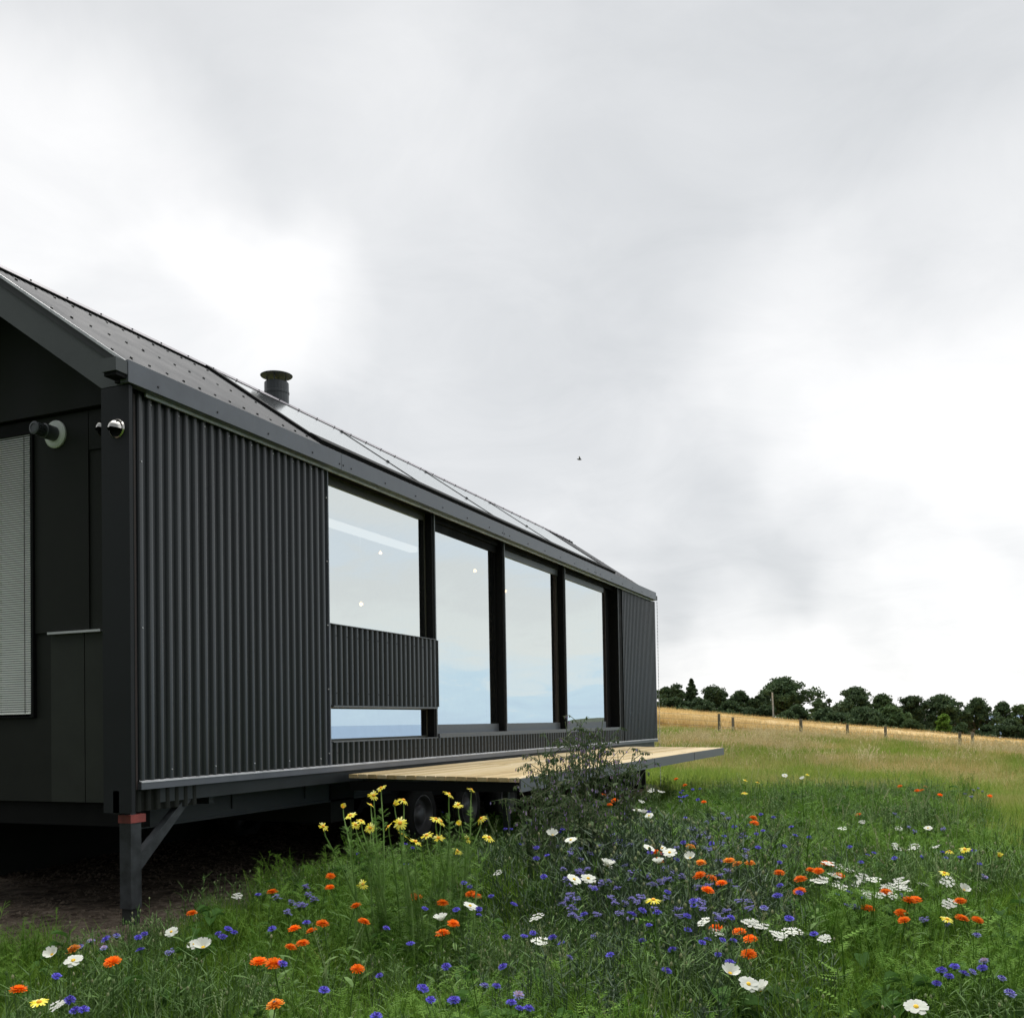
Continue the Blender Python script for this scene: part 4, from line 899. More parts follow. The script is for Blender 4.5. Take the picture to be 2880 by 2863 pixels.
def stem_mesh(seed, leafy=8, lw=.005, ll=.06, r=.0022):
    """unit high stem with leaves; scaled in height where it stands"""
    random.seed(seed); b = MB(); U = random.uniform; a = U(0, 6.28); bow = U(.02, .06)
    f = lambda t: Vector((bow*math.sin(math.pi*t)*math.cos(a), bow*math.sin(math.pi*t)*math.sin(a), t))
    b.path([f(t) for t in (0, .25, .5, .75, 1)], [r, r, r*.9, r*.8, r*.7], M['stem'], 5)
    for k in range(leafy):
        t = U(.08, .85); c = f(t); an = U(0, 6.28); l = ll*U(.6, 1.2); petal_pts = []
        d = Vector((math.cos(an), math.sin(an), 0)); s = Vector((-math.sin(an), math.cos(an), 0)); vs = []
        for tt, w_ in ((0, .3), (.4, 1), (.8, .7), (1, .05)):
            q = c+d*l*tt+Vector((0, 0, (l*.8*tt-l*.5*tt*tt)/.45)); vs += [q-s*lw*w_, q+s*lw*w_]
        b.add(vs, [(2*i, 2*i+1, 2*i+3, 2*i+2) for i in range(3)], M['stem'])
    return b.mesh('stem')
HEADS = {'marigold': [head_marigold(i, 'orange') for i in range(4)], 'amber': [head_marigold(11, 'amber', True), head_marigold(12, 'amber')],
 'cornflower': [head_corn(i) for i in range(5)], 'pale': [head_corn(21, 'paleb', 'violet'), head_corn(22, 'paleb', 'pink')],
 'cosmos': [head_cosmos(i, i == 3) for i in range(4)], 'daisy': [head_daisy(i) for i in range(5)], 'bud': [head_daisy(31, True)],
 'lace': [head_lace(i) for i in range(4)], 'phacelia': [head_phac(i) for i in range(4)]}
STEMS = {'thick': [stem_mesh(i, 8, .011, .07, .003) for i in range(3)], 'thin': [stem_mesh(10+i, 9, .0025, .07, .0018) for i in range(3)], 'mid': [stem_mesh(20+i, 6, .004, .05, .0022) for i in range(3)]}
KI = {'marigold': ('marigold', 'thick', .40, 'orange marigold'), 'amber': ('marigold', 'thick', .40, 'amber yellow marigold'), 'cornflower': ('cornflower', 'thin', .42, 'blue cornflower'), 'pale': ('cornflower', 'thin', .40, 'pale blue cornflower'),
 'cosmos': ('cosmos_flower', 'mid', .44, 'white cosmos flower'), 'daisy': ('crown_daisy', 'mid', .5, 'yellow daisy'), 'bud': ('crown_daisy', 'mid', .5, 'half open yellow daisy bud'), 'lace': ('lace_flower', 'mid', .38, 'white lace flower'), 'phacelia': ('phacelia', 'thin', .38, 'lilac phacelia flower')}
A = lambda s, ox, oy, L: [(ox+a*s, oy+b*s) for a, b in L]
s6 = .4658; s7 = .6108; s5 = .4969
FL = {}
FL['daisy'] = A(s7, 1700, 2150, [(648, 72), (705, 82), (645, 130), (935, 45), (1590, 398), (1660, 390), (1565, 498), (1578, 712), (225, 622)]) + A(s5, 0, 2200, [(222, 1243)])
FL['bud'] = A(s7, 1700, 2150, [(1818, 422)])
clump = A(s6, 860, 2100, [(455, 248), (410, 293), (392, 350), (270, 415), (300, 470), (335, 447), (105, 480), (390, 490), (590, 322), (570, 460), (585, 530), (660, 572), (730, 535), (785, 435), (800, 550), (865, 285), (920, 350), (1000, 258), (1060, 432), (975, 555), (1105, 548), (345, 830), (500, 480), (915, 630), (815, 450), (225, 365), (535, 350), (930, 470)])
FL['marigold'] = A(s6, 860, 2100, [(150, 780), (145, 848), (302, 960), (100, 1067), (35, 1110), (350, 1055), (645, 905), (675, 905), (825, 942), (995, 888), (1030, 900), (890, 1066), (825, 1125), (312, 1340), (1865, 325), (1795, 290), (1835, 350)]) + A(s7, 1700, 2150, [(458, 172), (370, 95), (330, 67), (492, 523), (538, 546), (475, 578), (950, 485), (985, 490), (902, 528), (898, 582), (1025, 458), (1080, 512), (1213, 662), (1365, 682), (1378, 716), (1405, 625), (1430, 622), (1638, 628), (1645, 707), (1718, 715), (515, 752), (620, 770), (670, 803), (665, 872), (1478, 102), (1462, 118), (1440, 120), (1360, 100), (1545, 140), (1775, 145), (1170, 230), (685, 245), (690, 270), (1295, 587), (437, 510), (805, 498), (240, 405), (250, 440)]) + A(s5, 0, 2200, [(105, 1172), (635, 1015), (1465, 1015), (1550, 1025), (1645, 932), (1712, 910), (1665, 828), (1755, 840), (1825, 798), (1540, 620), (1085, 740)])
FL['amber'] = A(s7, 1700, 2150, [(395, 378), (443, 452), (575, 443), (612, 458), (670, 453)]) + A(s5, 0, 2200, [(415, 945), (1558, 1258)])
FL['cornflower'] = A(s6, 860, 2100, [(718, 978), (632, 1190), (445, 1382), (705, 1460), (848, 1328), (755, 1528), (893, 1532), (1150, 1445), (1190, 1328), (1240, 1545), (1290, 1580), (1345, 1580), (1255, 952), (1045, 980), (990, 845), (955, 822), (1045, 1015), (908, 985), (1118, 903), (1240, 497), (1205, 497), (1295, 590), (1393, 610), (1457, 657), (1437, 785), (605, 710), (645, 610), (600, 590), (315, 645), (635, 322), (1085, 450), (825, 395), (1318, 1145), (1372, 1125), (1490, 1152), (1545, 1187), (110, 1470), (485, 1095), (1550, 500), (1210, 1150), (1540, 515), (425, 1630)]) + A(s7, 1700, 2150, [(360, 120), (407, 115), (440, 112), (430, 162), (380, 143), (345, 150), (372, 245), (205, 218), (720, 230), (778, 243), (598, 287), (550, 330), (700, 320), (730, 305), (707, 383), (860, 288), (878, 327), (942, 335), (1128, 380), (1180, 450), (1212, 417), (1240, 407), (1335, 432), (1465, 425), (1558, 405), (1572, 430), (1640, 428), (1700, 397), (1727, 458), (1190, 613), (1070, 598), (1125, 588), (210, 405), (205, 740), (410, 630), (410, 652), (383, 762), (450, 820), (475, 805), (545, 810), (592, 810), (313, 852), (285, 950), (175, 810), (850, 710), (808, 557), (797, 605), (1552, 948), (1612, 930), (1585, 975), (1655, 962), (1530, 1008), (1740, 937), (350, 130), (365, 150)]) + A(s5, 0, 2200, [(818, 858), (782, 878), (795, 950), (600, 888), (1235, 855), (1290, 830), (1325, 850), (1260, 875), (1460, 637), (1540, 830), (1600, 1028), (395, 1232), (425, 1292), (472, 1288), (320, 1098), (1735, 795)])
FL['pale'] = A(s6, 860, 2100, [(1593, 1272), (1080, 1445), (1285, 1500)]) + A(s7, 1700, 2150, [(735, 662), (1748, 905), (1695, 955), (1830, 985), (1868, 1055), (1715, 787), (580, 493), (1755, 520)]) + A(s5, 0, 2200, [(515, 898), (588, 938), (455, 930), (660, 870)])
FL['cosmos'] = A(s6, 860, 2100, [(1490, 535), (1600, 563), (992, 960), (820, 1048), (1620, 800), (1705, 795)]) + A(s7, 1700, 2150, [(205, 385), (265, 385), (300, 405), (395, 430), (250, 455), (15, 465), (830, 50), (180, 225), (150, 210), (205, 235), (578, 962), (663, 1010), (718, 1040), (1655, 578), (1435, 1115), (1490, 292)]) + A(s5, 0, 2200, [(970, 845), (1100, 915), (1150, 935), (415, 1008), (295, 975)])
FL['lace'] = A(s6, 860, 2100, [(1160, 762), (1410, 1175), (1395, 1030), (1825, 715)]) + A(s7, 1700, 2150, [(170, 170), (910, 60), (1030, 455), (1080, 470), (1120, 485), (1060, 510), (990, 535), (1010, 525), (1090, 565), (1075, 555), (1190, 520), (1240, 530), (1200, 590), (1260, 600), (1355, 530), (1320, 560), (1300, 580), (1360, 560), (1385, 575), (1330, 605), (1470, 550), (1580, 540), (1165, 545), (1340, 370), (1350, 388), (1425, 380), (1527, 378), (1095, 295), (1355, 295), (1185, 265), (1590, 640), (790, 780), (850, 770), (720, 745), (675, 728), (810, 790), (880, 770), (1015, 800), (458, 722), (520, 775), (215, 120), (260, 125), (1380, 545), (1290, 560), (1225, 600)]) + A(s5, 0, 2200, [(1345, 642), (335, 1258)])
ph = [(500, 250), (440, 330), (130, 500), (200, 520), (290, 530), (60, 370), (90, 380), (480, 340), (350, 170), (230, 560), (60, 570), (120, 370), (40, 330), (310, 505), (165, 490), (260, 545), (30, 620), (95, 470), (420, 300), (470, 265), (570, 250), (545, 230), (660, 285), (345, 175), (280, 480), (360, 520), (20, 540), (150, 640), (540, 375), (395, 300)]
FL['phacelia'] = A(s7, 1700, 2150, ph+[(1350, 245), (1430, 310), (1560, 300), (1335, 230), (1400, 290), (1700, 120), (1720, 110), (1660, 135), (1740, 125), (1690, 150), (1580, 735), (1470, 720), (1160, 660), (1380, 615), (1750, 520), (1120, 655)]) + A(s6, 860, 2100, [(1660, 765), (1740, 590), (1800, 510), (1870, 545), (1665, 620), (1720, 650), (1895, 595), (1590, 925), (1640, 925), (1755, 1020), (1740, 1150), (1795, 830), (1885, 860), (1860, 945), (1700, 740), (1640, 760), (1770, 600)]) + A(s5, 0, 2200, [(1725, 590), (1740, 640), (1780, 665), (1570, 655), (1650, 680), (1690, 700), (1630, 740), (1720, 700), (960, 970)])
REG = [(lambda x, y: x < 480 and y > 2560, 'at the lower left before the bare soil'), (lambda x, y: x < 900 and y < 2700, 'in the grass right of the steel leg'), (lambda x, y: x < 960, 'at the bottom edge left of centre'),
 (lambda x, y: x < 1420 and y < 2440, 'among the tall yellow daisies'), (lambda x, y: x < 1420 and y < 2590, 'just under the tall yellow daisies'), (lambda x, y: x < 1500, 'in the bottom grass below the daisies'),
 (lambda x, y: x < 1740 and y < 2480, 'below the grey borage plant'), (lambda x, y: x < 1900 and y > 2560, 'near the broad leaves at bottom middle'), (lambda x, y: x < 1900, 'between the borage and white cosmos group'), (lambda x, y: x < 2200 and y < 2290, 'on the bed edge beyond the deck corner'),
 (lambda x, y: x < 2300 and y < 2450, 'in the middle right of the bed'), (lambda x, y: x < 2300 and y < 2600, 'left of the white lace flowers'), (lambda x, y: x < 2300, 'above the bottom pair of cosmos'),
 (lambda x, y: y < 2360, 'at the far right edge near the meadow'), (lambda x, y: y < 2440, 'right of centre above the lace flowers'), (lambda x, y: y < 2560, 'around the white lace flowers'), (lambda x, y: True, 'in the lower right corner')]
ORD = 'first second third fourth fifth sixth seventh eighth ninth tenth eleventh twelfth thirteenth fourteenth fifteenth sixteenth seventeenth eighteenth nineteenth twentieth'.split()
CATN = {'marigold': 'marigold', 'amber': 'marigold', 'cornflower': 'cornflower', 'pale': 'cornflower', 'cosmos': 'cosmos flower', 'daisy': 'yellow daisy', 'bud': 'yellow daisy', 'lace': 'lace flower', 'phacelia': 'phacelia'}
placed = []   # kind, px, py, object
def flower(kind, px, py, stem=True):
    nm, st, h, lab = KI[kind]; h = h*random.uniform(.92, 1.08)*(1.35 if 1480 < px < 2350 and py < 2600 else 1)
    p = hit(px, py, h); 
    if p[1] > 2.0 and p[0] < .75 and p[1] < 11.5 and py < 2500 and px < 1500:   # keep clear of the wheels
        pass
    g0 = gz(p[0], p[1]); hh = p[2]-g0
    e = empty(nm, (p[0], p[1], g0))
    s = bpy.data.objects.new('stem', random.choice(STEMS[st])); col.objects.link(s); s.parent = e; s.scale = (1, 1, hh); s.rotation_euler.z = random.uniform(0, 6.28)
    hd = bpy.data.objects.new('flower_head', random.choice(HEADS[kind])); col.objects.link(hd); hd.parent = e; hd.location = (0, 0, hh); 
    tl = {'marigold': .30, 'amber': .3, 'cornflower': .45, 'pale': .5, 'cosmos': .75, 'daisy': .5, 'bud': .4, 'lace': .55, 'phacelia': .3}[kind]
    # faces lean a little towards the open side of the garden
    a = random.uniform(-1.2, 1.2)-YAW+math.pi; tlt = tl*random.uniform(.4, 1.3)
    hd.rotation_euler = (tlt*math.cos(a)*-1, tlt*math.sin(a), 0) if 0 else (tlt*random.uniform(.5, 1), random.uniform(-.35, .35), random.uniform(-.8, .8)+YAW)
    sc_ = random.uniform(.74, 1.04)*{'lace': 1.0, 'cosmos': .92, 'cornflower': 1.0}.get(kind, 1); hd.scale = (sc_,)*3; centre(kind, hd)
    placed.append((kind, px, py, e)); return e
rp = random.Random(77)
for k in range(70):
    t = rp.random(); FL['phacelia'].append((1560+rp.random()*560, 2330+260*rp.random()**.8))
for k in range(22): FL['cornflower'].append((1500+rp.random()*900, 2290+420*rp.random()))
random.seed(42); seen = []
for kind in ('marigold', 'amber', 'cornflower', 'pale', 'cosmos', 'lace', 'phacelia', 'daisy', 'bud'):
    for (x, y) in FL[kind]:
        if any(k2 == kind and abs(x-a) < 7 and abs(y-b) < 6 for k2, a, b in seen): continue
        seen.append((kind, x, y)); flower(kind, x, y)
# tall crown daisies: long branching stems from a few crowns, feathery leaves
bases = [at_depth(x, 2300, d) for x, d in ((1010, 5.3), (1085, 5.5), (1150, 5.2), (1220, 5.4), (1270, 5.6), (1330, 5.3))]
M['feather'] = leafmat('daisy_leaf', [(.14, .27, .05), (.20, .35, .08)], .4, .5, .8, rand='island')
for i, (x, y) in enumerate(clump):
    random.seed(900+i); U = random.uniform
    bi = min(range(6), key=lambda k: abs((1010, 1085, 1150, 1220, 1270, 1330)[k]-(x*.7+1160*.3))); bp0 = bases[bi]
    d = {0: 5.3, 1: 5.5, 2: 5.2, 3: 5.4, 4: 5.6, 5: 5.3}[bi]+U(-.25, .25); hp = Vector(at_depth(x, y, d)); bx, by = bp0[0]+U(-.07, .07), bp0[1]+U(-.07, .07); bz = gz(bx, by)
    B0 = Vector((bx, by, bz)); e = empty('crown_daisy', B0); H_ = hp-B0
    w = MB(); P1 = Vector((H_.x*.25, H_.y*.25, H_.z*.40)); P2 = Vector((H_.x*.6+U(-.03, .03), H_.y*.6, H_.z*.74)); P3 = H_-Vector((H_.x*.04, H_.y*.04, .05))
    cps = [Vector((0, 0, 0)), P1*.5, P1, P2, P3, H_]; w.path(cps, [.007, .0062, .0055, .0042, .0032, .0026], M['dstem'], 6)
    for k in range(80):
        t = U(.05, .72)*(len(cps)-1); j = int(t); c = cps[j].lerp(cps[j+1], t-j); an = U(0, 6.28); ll = U(.03, .075)*(1.25 if t < 3 else .7); dd = Vector((math.cos(an), math.sin(an), U(.2, .9))).normalized(); s = dd.cross(Vector((0, 0, 1))).normalized()
        w.add([c-s*.002, c+s*.002, c+dd*ll], [(0, 1, 2)], M['feather'])
        for q in (.3, .5, .7, .9):
            for sg in (1, -1): p = c+dd*ll*q; w.add([p-dd*.0025, p+dd*.0025, p+(s*sg+dd*.5)*ll*.32], [(0, 1, 2)], M['feather'])
    o = w.build('stem'); o.parent = e
    kk = 'bud' if i >= 25 else 'daisy'; hd = bpy.data.objects.new('flower_head', random.choice(HEADS[kk])); col.objects.link(hd); hd.parent = e; hd.location = H_
    hd.rotation_euler = (U(.0, 1.0), U(-.8, .8), YAW+U(-.6, .6)); hd.scale = (U(.78, 1.08),)*3; centre(kk, hd)
    placed.append((kk, x, y, e))
# labels: kind, place in the bed and order from the left within it
from collections import defaultdict
gr = defaultdict(list)
for t in placed:
    for i, (f, ph_) in enumerate(REG):
        if f(t[1], t[2]): gr[(t[0], i)].append(t); break
for (kind, i), lst in gr.items():
    lst.sort(key=lambda t: t[2]); rows = [lst]
    if len(lst) > 7:
        nr = math.ceil(len(lst)/7); q = math.ceil(len(lst)/nr); rows = [lst[a:a+q] for a in range(0, len(lst), q)]
    for ri, row in enumerate(rows):
        row.sort(key=lambda t: t[1]); rn = '' if len(rows) == 1 else ({2: ['upper', 'lower'], 3: ['upper', 'middle', 'lower'], 4: ['topmost', 'upper', 'lower', 'bottom']}.get(len(rows), ORD)[ri]+' row ')
        for k, t in enumerate(row):
            lab = KI[kind][3]; ph_ = REG[i][1]
            s = '%s %s' % (lab, ph_) if len(rows) == 1 and len(row) == 1 else ('%s, %s from left, %s%s' % (lab, ORD[k], rn, ph_) if rn else '%s, %s from left of those %s' % (lab, ORD[k], ph_))
            if len(s.replace(',', '').split()) > 16: print('LONG', s)
            tag(t[3], s, CATN[kind], {'marigold': 'marigolds in the flower bed', 'amber': 'marigolds in the flower bed', 'cornflower': 'cornflowers in the flower bed', 'pale': 'cornflowers in the flower bed', 'cosmos': 'white cosmos in the flower bed', 'daisy': 'yellow daisies in the flower bed', 'bud': 'yellow daisies in the flower bed', 'lace': 'white lace flowers in the flower bed', 'phacelia': 'phacelia in the flower bed'}[kind])
# ------------------------------------------------------------------ borage: big hairy branching plants before the deck
M['bor'] = leafmat('borage_leaf', [(.07, .12, .045), (.11, .17, .07), (.20, .22, .13)], .25, .6, 5, rand='island')
M['borf'] = petalmat('borage_flower', [(.36, .22, .46), (.50, .38, .58), (.28, .26, .60)])
def borage(basepx, d, tips, label, seed, big=True):
    random.seed(seed); U = random.uniform; B0 = at_depth(basepx, 2400, d); bz = gz(B0[0], B0[1]); B0 = Vector((B0[0], B0[1], bz)); e = empty('borage_plant', B0); tag(e, label, 'borage plant', 'borage plants in front of the deck')
    st = MB(); lf = MB(); fl_ = MB()
    for (tx, ty, dd) in tips:
        T_ = Vector(at_depth(tx, ty, d+dd))-B0; s0 = Vector((U(-.05, .05), U(-.05, .05), 0)); P1 = Vector((T_.x*.35, T_.y*.35, T_.z*.45)); P2 = Vector((T_.x*.7, T_.y*.7, T_.z*.8)); cps = [s0, P1, P2, T_]
        st.path(cps, [.008, .0065, .005, .0025], M['bor'], 6)
        for k in range(15):     # leaves on the lower stem
            t = U(.1, 2.2); j = int(t); c = cps[j].lerp(cps[j+1], t-j); an = U(0, 6.28); l = U(.03, .085); dv = Vector((math.cos(an), math.sin(an), 0)); s = Vector((-math.sin(an), math.cos(an), 0)); vs = []
            for tt, w_ in ((0, .15), (.3, .9), (.6, 1), (.85, .55), (1, .05)):
                q = c+dv*l*tt+Vector((0, 0, l*(.5*tt-.8*tt*tt))); vs += [q-s*l*.26*w_, q+s*l*.26*w_]
            lf.add(vs, [(2*i, 2*i+1, 2*i+3, 2*i+2) for i in range(4)], M['bor'])
        for k in range(9):     # side twigs with drooping seed heads
            t = U(1.3, 3); j = min(2, int(t)); c = cps[j].lerp(cps[j+1], min(1, t-j)); an = U(0, 6.28); l = U(.05, .16); q1 = c+Vector((math.cos(an)*l, math.sin(an)*l, l*U(.3, 1.1))); q2 = q1+Vector((math.cos(an)*.05, math.sin(an)*.05, -.01))
            st.path([c, q1, q2], [.003, .0022, .0014], M['bor'], 4)
            for r_ in range(13):
                tt = U(0, 1); p = (q1.lerp(q2, tt) if U(0, 1) < .6 else c.lerp(q1, tt))+Vector((U(-.012, .012), U(-.012, .012), 0)); ln = U(.014, .034); wv = U(.004, .008); a2 = U(0, 6.28); s = Vector((math.cos(a2), math.sin(a2), 0))*wv
                tgt = fl_ if U(0, 1) < .13 else lf; mm = M['borf'] if tgt is fl_ else M['bor']
                tgt.add([p, p+Vector((0, 0, -ln*.55))-s, p+Vector((U(-.006, .006), U(-.006, .006), -ln)), p+Vector((0, 0, -ln*.55))+s], [(0, 1, 2, 3)], mm)
    o = st.build('stem'); o.parent = e; o = lf.build('leaves'); o.parent = e; o = fl_.build('flowers'); o.parent = e
def tp(L): return [(1480+a*.2603, 2000+b*.2603, U_) for a, b, U_ in L]
borage(1650, 7.3, tp([(420, 110, 0), (590, 90, .1), (830, 90, 0), (920, 265, -.1), (700, 180, .15), (760, 250, 0), (650, 250, .1), (860, 200, .1), (740, 420, .2), (560, 330, .1), (480, 190, 0), (640, 480, -.1)]), 'tallest grey green borage plant, rising above the deck boards', 1)
borage(1570, 7.0, tp([(120, 410, 0), (200, 370, .1), (60, 620, -.1), (290, 440, 0), (330, 500, .1), (440, 450, 0), (180, 560, .1), (520, 520, .1), (240, 640, -.1), (380, 600, 0), (590, 490, 0), (110, 740, 0)]), 'wide borage plant left of the tallest one', 2)
borage(1745, 7.6, tp([(990, 460, 0), (1150, 460, .1), (1170, 590, 0), (1260, 680, .1), (950, 560, 0), (1080, 660, -.1), (1230, 740, 0), (1010, 800, .1)]), 'borage plant at the right below the deck joint', 3)
borage(1500, 6.6, tp([(-10, 910, 0), (60, 930, .1), (230, 1070, 0), (150, 1000, 0), (-60, 960, 0), (280, 1150, .1)]), 'low dark borage plant beside the third wheel', 4)
borage(1640, 6.5, tp([(620, 1020, 0), (740, 1060, .1), (820, 1090, 0), (560, 1000, 0), (680, 900, .1), (480, 900, 0), (880, 1100, 0), (780, 980, .1)]), 'low borage plant above the cluster of lilac flowers', 5)
# a few tall separate plants in the bed
def leafplant(px, py, h, label, name, kind, seed, sc_=1):
    p = hit(px, py, h); g0 = gz(p[0], p[1]); hh = p[2]-g0; e = empty(name, (p[0], p[1], g0)); tag(e, label, 'leafy plant'); random.seed(seed); U = random.uniform; w = MB(); lf = MB()
    w.path([(0, 0, 0), (.01, .01, hh*.5), (0, 0, hh)], [.005, .004, .002], M['t_feather'], 6)
    for k in range(18 if kind == 'cut' else 9):
        t = U(.15, 1); an = U(0, 6.28); l = (U(.05, .10) if kind == 'cut' else U(.10, .17))*sc_; c = Vector((0, 0, hh*t)); d = Vector((math.cos(an), math.sin(an), U(.1, .6))); s = Vector((-math.sin(an), math.cos(an), 0)); vs = []
        if kind == 'cut':
            for q in range(6):
                p2 = c+d*l*q/5; ww = l*.35*math.sin(.5+2.2*q/5); lf.add([p2, p2+s*ww+d*l*.12, p2+d*l*.14], [(0, 1, 2)], M['t_feather']); lf.add([p2, p2+d*l*.14, p2-s*ww+d*l*.12], [(0, 1, 2)], M['t_feather'])
        else:
            for tt, w_ in ((0, .1), (.3, .85), (.6, 1), (.85, .6), (1, .05)):
                q = c*.6+d*l*tt-Vector((0, 0, l*.5*tt*tt)); vs += [q-s*l*.28*w_, q+Vector((0, 0, -.006)), q+s*l*.28*w_]
            lf.add(vs, [(i*3+j, i*3+j+1, i*3+j+4, i*3+j+3) for i in range(4) for j in (0, 1)], M['t_broad'])
    o = w.build('stem'); o.parent = e; o = lf.build('leaves'); o.parent = e
leafplant(1838, 2540, .55, 'tall plant with toothed leaves under a small yellow flower', 'leafy_plant', 'cut', 1)
leafplant(1745, 2680, .33, 'broad leaved dock plant at the bottom middle', 'dock_plant', 'broad', 2, 1.2)
leafplant(2330, 2700, .36, 'bushy broad leaved plant below the lace flowers', 'dock_plant', 'broad', 3, 1.1)
leafplant(2365, 2610, .45, 'bright feathery green plant under the right marigolds', 'leafy_plant', 'cut', 4)
leafplant(2255, 2195, .75, 'tall branching stalk topped by yellow and white flowers', 'leafy_plant', 'cut', 5)
leafplant(2750, 2510, .45, 'pale upright stalk at the right of the lace flowers', 'leafy_plant', 'cut', 6)
leafplant(1790, 2650, .4, 'small toothed plant left of the tall toothed plant', 'leafy_plant', 'cut', 7)
leafplant(2355, 2720, .38, 'nettle like plant right of the bottom pair of cosmos', 'leafy_plant', 'cut', 8)
# ------------------------------------------------------------------ light and sky
SUN_AZ, SUN_EL = R(-48), R(50)    # azimuth from +Y towards +X
sd = np.array([math.sin(SUN_AZ)*math.cos(SUN_EL), math.cos(SUN_AZ)*math.cos(SUN_EL), math.sin(SUN_EL)])
ld = bpy.data.lights.new('sun', 'SUN'); ld.energy = 1.5; ld.angle = R(22); ld.color = (1, .96, .90); lo = bpy.data.objects.new('sun', ld); col.objects.link(lo)
lo.rotation_euler = Vector(-sd).to_track_quat('-Z', 'Y').to_euler(); lo.location = (0, 0, 30)
w = bpy.data.worlds.new('World'); sc.world = w; w.use_nodes = True; nt = w.node_tree; L = nt.links; bg = nt.nodes['Background']; bg.inputs['Strength'].default_value = .1
sky = N(nt, 'ShaderNodeTexSky'); sky.sky_type = 'NISHITA'; sky.sun_disc = False; sky.sun_elevation = SUN_EL; sky.sun_rotation = SUN_AZ; sky.air_density = 1.0; sky.dust_density = 1.0
tc = N(nt, 'ShaderNodeTexCoord')
sep = N(nt, 'ShaderNodeSeparateXYZ'); L.new(tc.outputs['Generated'], sep.inputs[0])
def MATH(op, a, b=None, clamp=False):
    n = N(nt, 'ShaderNodeMath', operation=op, use_clamp=clamp)
    for i, v in enumerate((a, b)):
        if v is None: continue
        if isinstance(v, (int, float)): n.inputs[i].default_value = v
        else: L.new(v, n.inputs[i])
    return n.outputs[0]
# cloud deck coordinates: direction carried to a flat layer overhead
den = MATH('ADD', MATH('MAXIMUM', sep.outputs['Z'], 0), .22); cxn = MATH('DIVIDE', sep.outputs['X'], den); cyn = MATH('DIVIDE', sep.outputs['Y'], den)
cmb = N(nt, 'ShaderNodeCombineXYZ'); L.new(cxn, cmb.inputs[0]); L.new(cyn, cmb.inputs[1])
n1 = N(nt, 'ShaderNodeTexNoise', inp={'Scale': 1.1, 'Detail': 5., 'Roughness': .48, 'Distortion': .25}); L.new(cmb.outputs[0], n1.inputs['Vector'])
n2 = N(nt, 'ShaderNodeTexNoise', inp={'Scale': 4.5, 'Detail': 4.}); L.new(tc.outputs['Generated'], n2.inputs['Vector'])
warp = N(nt, 'ShaderNodeVectorMath', operation='SUBTRACT', inp={1: (.5, .5, .5)}); L.new(n2.outputs['Color'], warp.inputs[0])
wsc = N(nt, 'ShaderNodeVectorMath', operation='SCALE', inp={'Scale': .22}); L.new(warp.outputs[0], wsc.inputs[0])
dirw = N(nt, 'ShaderNodeVectorMath', operation='ADD'); L.new(tc.outputs['Generated'], dirw.inputs[0]); L.new(wsc.outputs[0], dirw.inputs[1])
nrmz = N(nt, 'ShaderNodeVectorMath', operation='NORMALIZE'); L.new(dirw.outputs[0], nrmz.inputs[0])
n3 = N(nt, 'ShaderNodeTexNoise', inp={'Scale': 3.4, 'Detail': 9., 'Roughness': .62, 'Distortion': .6}); L.new(cmb.outputs[0], n3.inputs['Vector'])
val = MATH('ADD', MATH('MULTIPLY', MATH('SUBTRACT', n1.outputs['Fac'], .5), .14), .805)
BLOBS = [(230, 680, 10, .20), (560, 860, 7, .12), (2600, 960, 11, .12), (2780, 1300, 9, .10), (2650, 1880, 8, .20), (2050, 2000, 7, .26), (1950, 480, 17, -.07), (2850, 150, 10, -.04), (1700, 1250, 10, .0), (1100, 1120, 9, -.04), (400, 930, 5, -.15), (1950, 1640, 6, -.11), (2450, 1620, 5, -.08), (2750, 1560, 4, -.06), (1150, 650, 11, .05), (80, 80, 15, -.07), (2150, 900, 6, .04), (2050, 1350, 7, .06)]
for (px, py, rad, dl) in BLOBS:
    v = ray(px, py); v = v/np.linalg.norm(v)
    dp = N(nt, 'ShaderNodeVectorMath', operation='DOT_PRODUCT', inp={1: tuple(v)}); L.new(nrmz.outputs[0], dp.inputs[0])
    mr = N(nt, 'ShaderNodeMapRange', interpolation_type='SMOOTHERSTEP', inp={'From Min': math.cos(R(rad*1.25)), 'From Max': 1.0, 'To Min': 0., 'To Max': dl}); L.new(dp.outputs['Value'], mr.inputs[0])
    val = MATH('ADD', val, mr.outputs[0])
val = MATH('ADD', val, MATH('MULTIPLY', MATH('SUBTRACT', n3.outputs['Fac'], .5), .20))
# unseen sky boosted overhead to light the ground, dimmed southward to darken the gable
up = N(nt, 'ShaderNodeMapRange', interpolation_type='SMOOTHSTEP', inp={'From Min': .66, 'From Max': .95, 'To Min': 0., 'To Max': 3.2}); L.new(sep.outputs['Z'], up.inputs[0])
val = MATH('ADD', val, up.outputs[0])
sth = N(nt, 'ShaderNodeMapRange', interpolation_type='SMOOTHSTEP', inp={'From Min': .0, 'From Max': .7, 'To Min': 1., 'To Max': .30}); L.new(MATH('MULTIPLY', sep.outputs['Y'], -1.), sth.inputs[0])
val = MATH('MULTIPLY', val, sth.outputs[0])
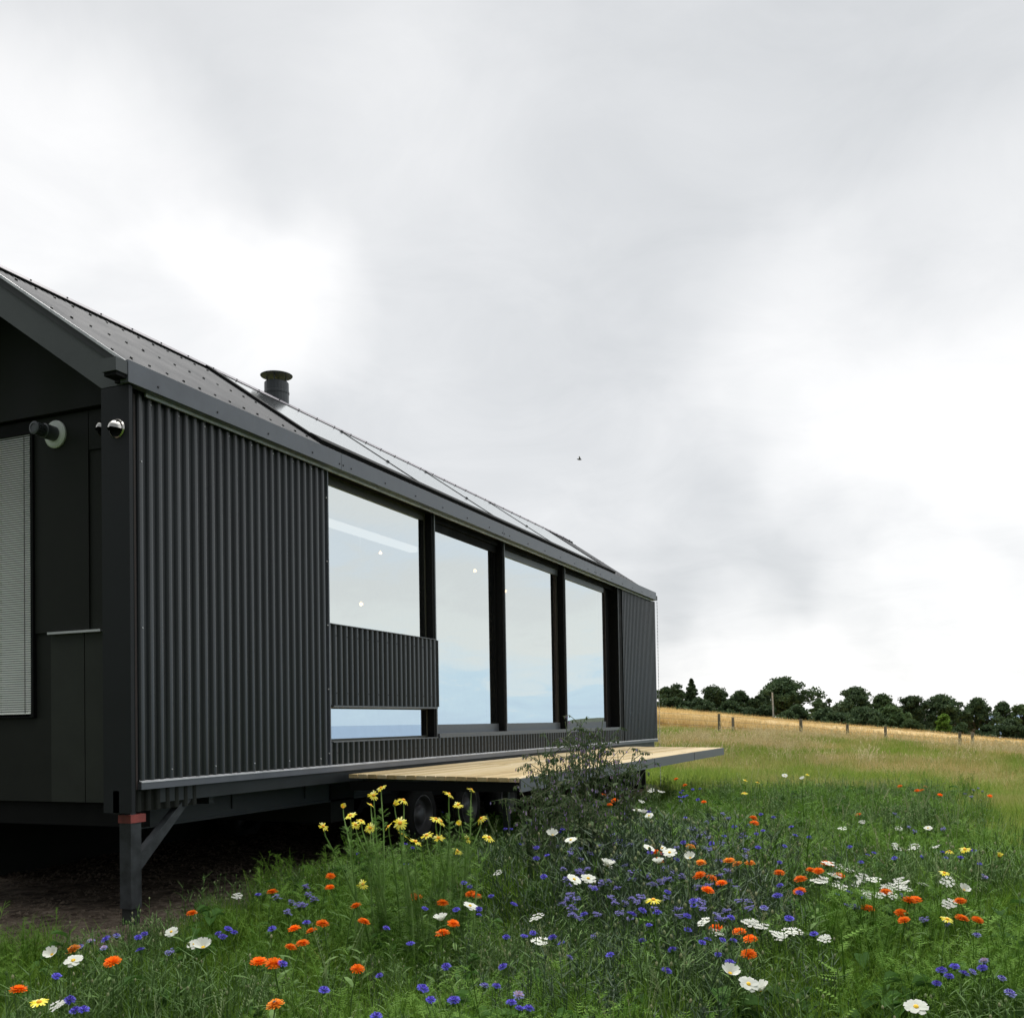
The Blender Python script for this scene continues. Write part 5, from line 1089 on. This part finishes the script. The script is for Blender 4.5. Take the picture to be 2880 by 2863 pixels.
# a bluer, clearer belt low over the sea to the right, creamy cloud above it
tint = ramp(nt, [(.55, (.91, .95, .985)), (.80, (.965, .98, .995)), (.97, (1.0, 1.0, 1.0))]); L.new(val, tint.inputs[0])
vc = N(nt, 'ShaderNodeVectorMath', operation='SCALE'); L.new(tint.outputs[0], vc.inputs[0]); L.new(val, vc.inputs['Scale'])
seadir = Vector((math.sin(R(38)), math.cos(R(38)), .02)).normalized()
dps = N(nt, 'ShaderNodeVectorMath', operation='DOT_PRODUCT', inp={1: tuple(seadir)}); L.new(tc.outputs['Generated'], dps.inputs[0])
azm = N(nt, 'ShaderNodeMapRange', interpolation_type='SMOOTHSTEP', inp={'From Min': math.cos(R(34)), 'From Max': math.cos(R(20))}); L.new(dps.outputs['Value'], azm.inputs[0])
zw = MATH('ADD', sep.outputs['Z'], MATH('MULTIPLY', MATH('ADD', MATH('SUBTRACT', n2.outputs['Fac'], .5), MATH('SUBTRACT', n3.outputs['Fac'], .5)), .13))
low = ramp(nt, [(.0, (.56, .75, .92)), (.035, (.60, .81, .96)), (.055, (.74, .87, .94)), (.09, (.82, .87, .86)), (.13, (.76, .80, .80)), (.17, (.72, .81, .88)), (.22, (.78, .82, .82)), (.35, (.74, .78, .80))], 'EASE'); L.new(zw, low.inputs[0])
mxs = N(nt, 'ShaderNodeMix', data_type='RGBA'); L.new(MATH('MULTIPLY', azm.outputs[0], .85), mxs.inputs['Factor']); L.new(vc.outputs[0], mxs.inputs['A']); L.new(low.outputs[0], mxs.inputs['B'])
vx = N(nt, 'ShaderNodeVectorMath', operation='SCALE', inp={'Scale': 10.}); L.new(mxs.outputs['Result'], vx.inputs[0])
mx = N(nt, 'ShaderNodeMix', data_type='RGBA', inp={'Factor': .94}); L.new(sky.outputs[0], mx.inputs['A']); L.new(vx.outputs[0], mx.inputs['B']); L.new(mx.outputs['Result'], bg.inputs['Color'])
sc.view_settings.view_transform = 'Standard'; sc.view_settings.look = 'None'; sc.view_settings.exposure = .08; sc.view_settings.gamma = 1
sc.cycles.max_bounces = 8; sc.cycles.transparent_max_bounces = 12
sc.cycles.use_adaptive_sampling = True
try: sc.cycles.use_denoising = True
except Exception: pass
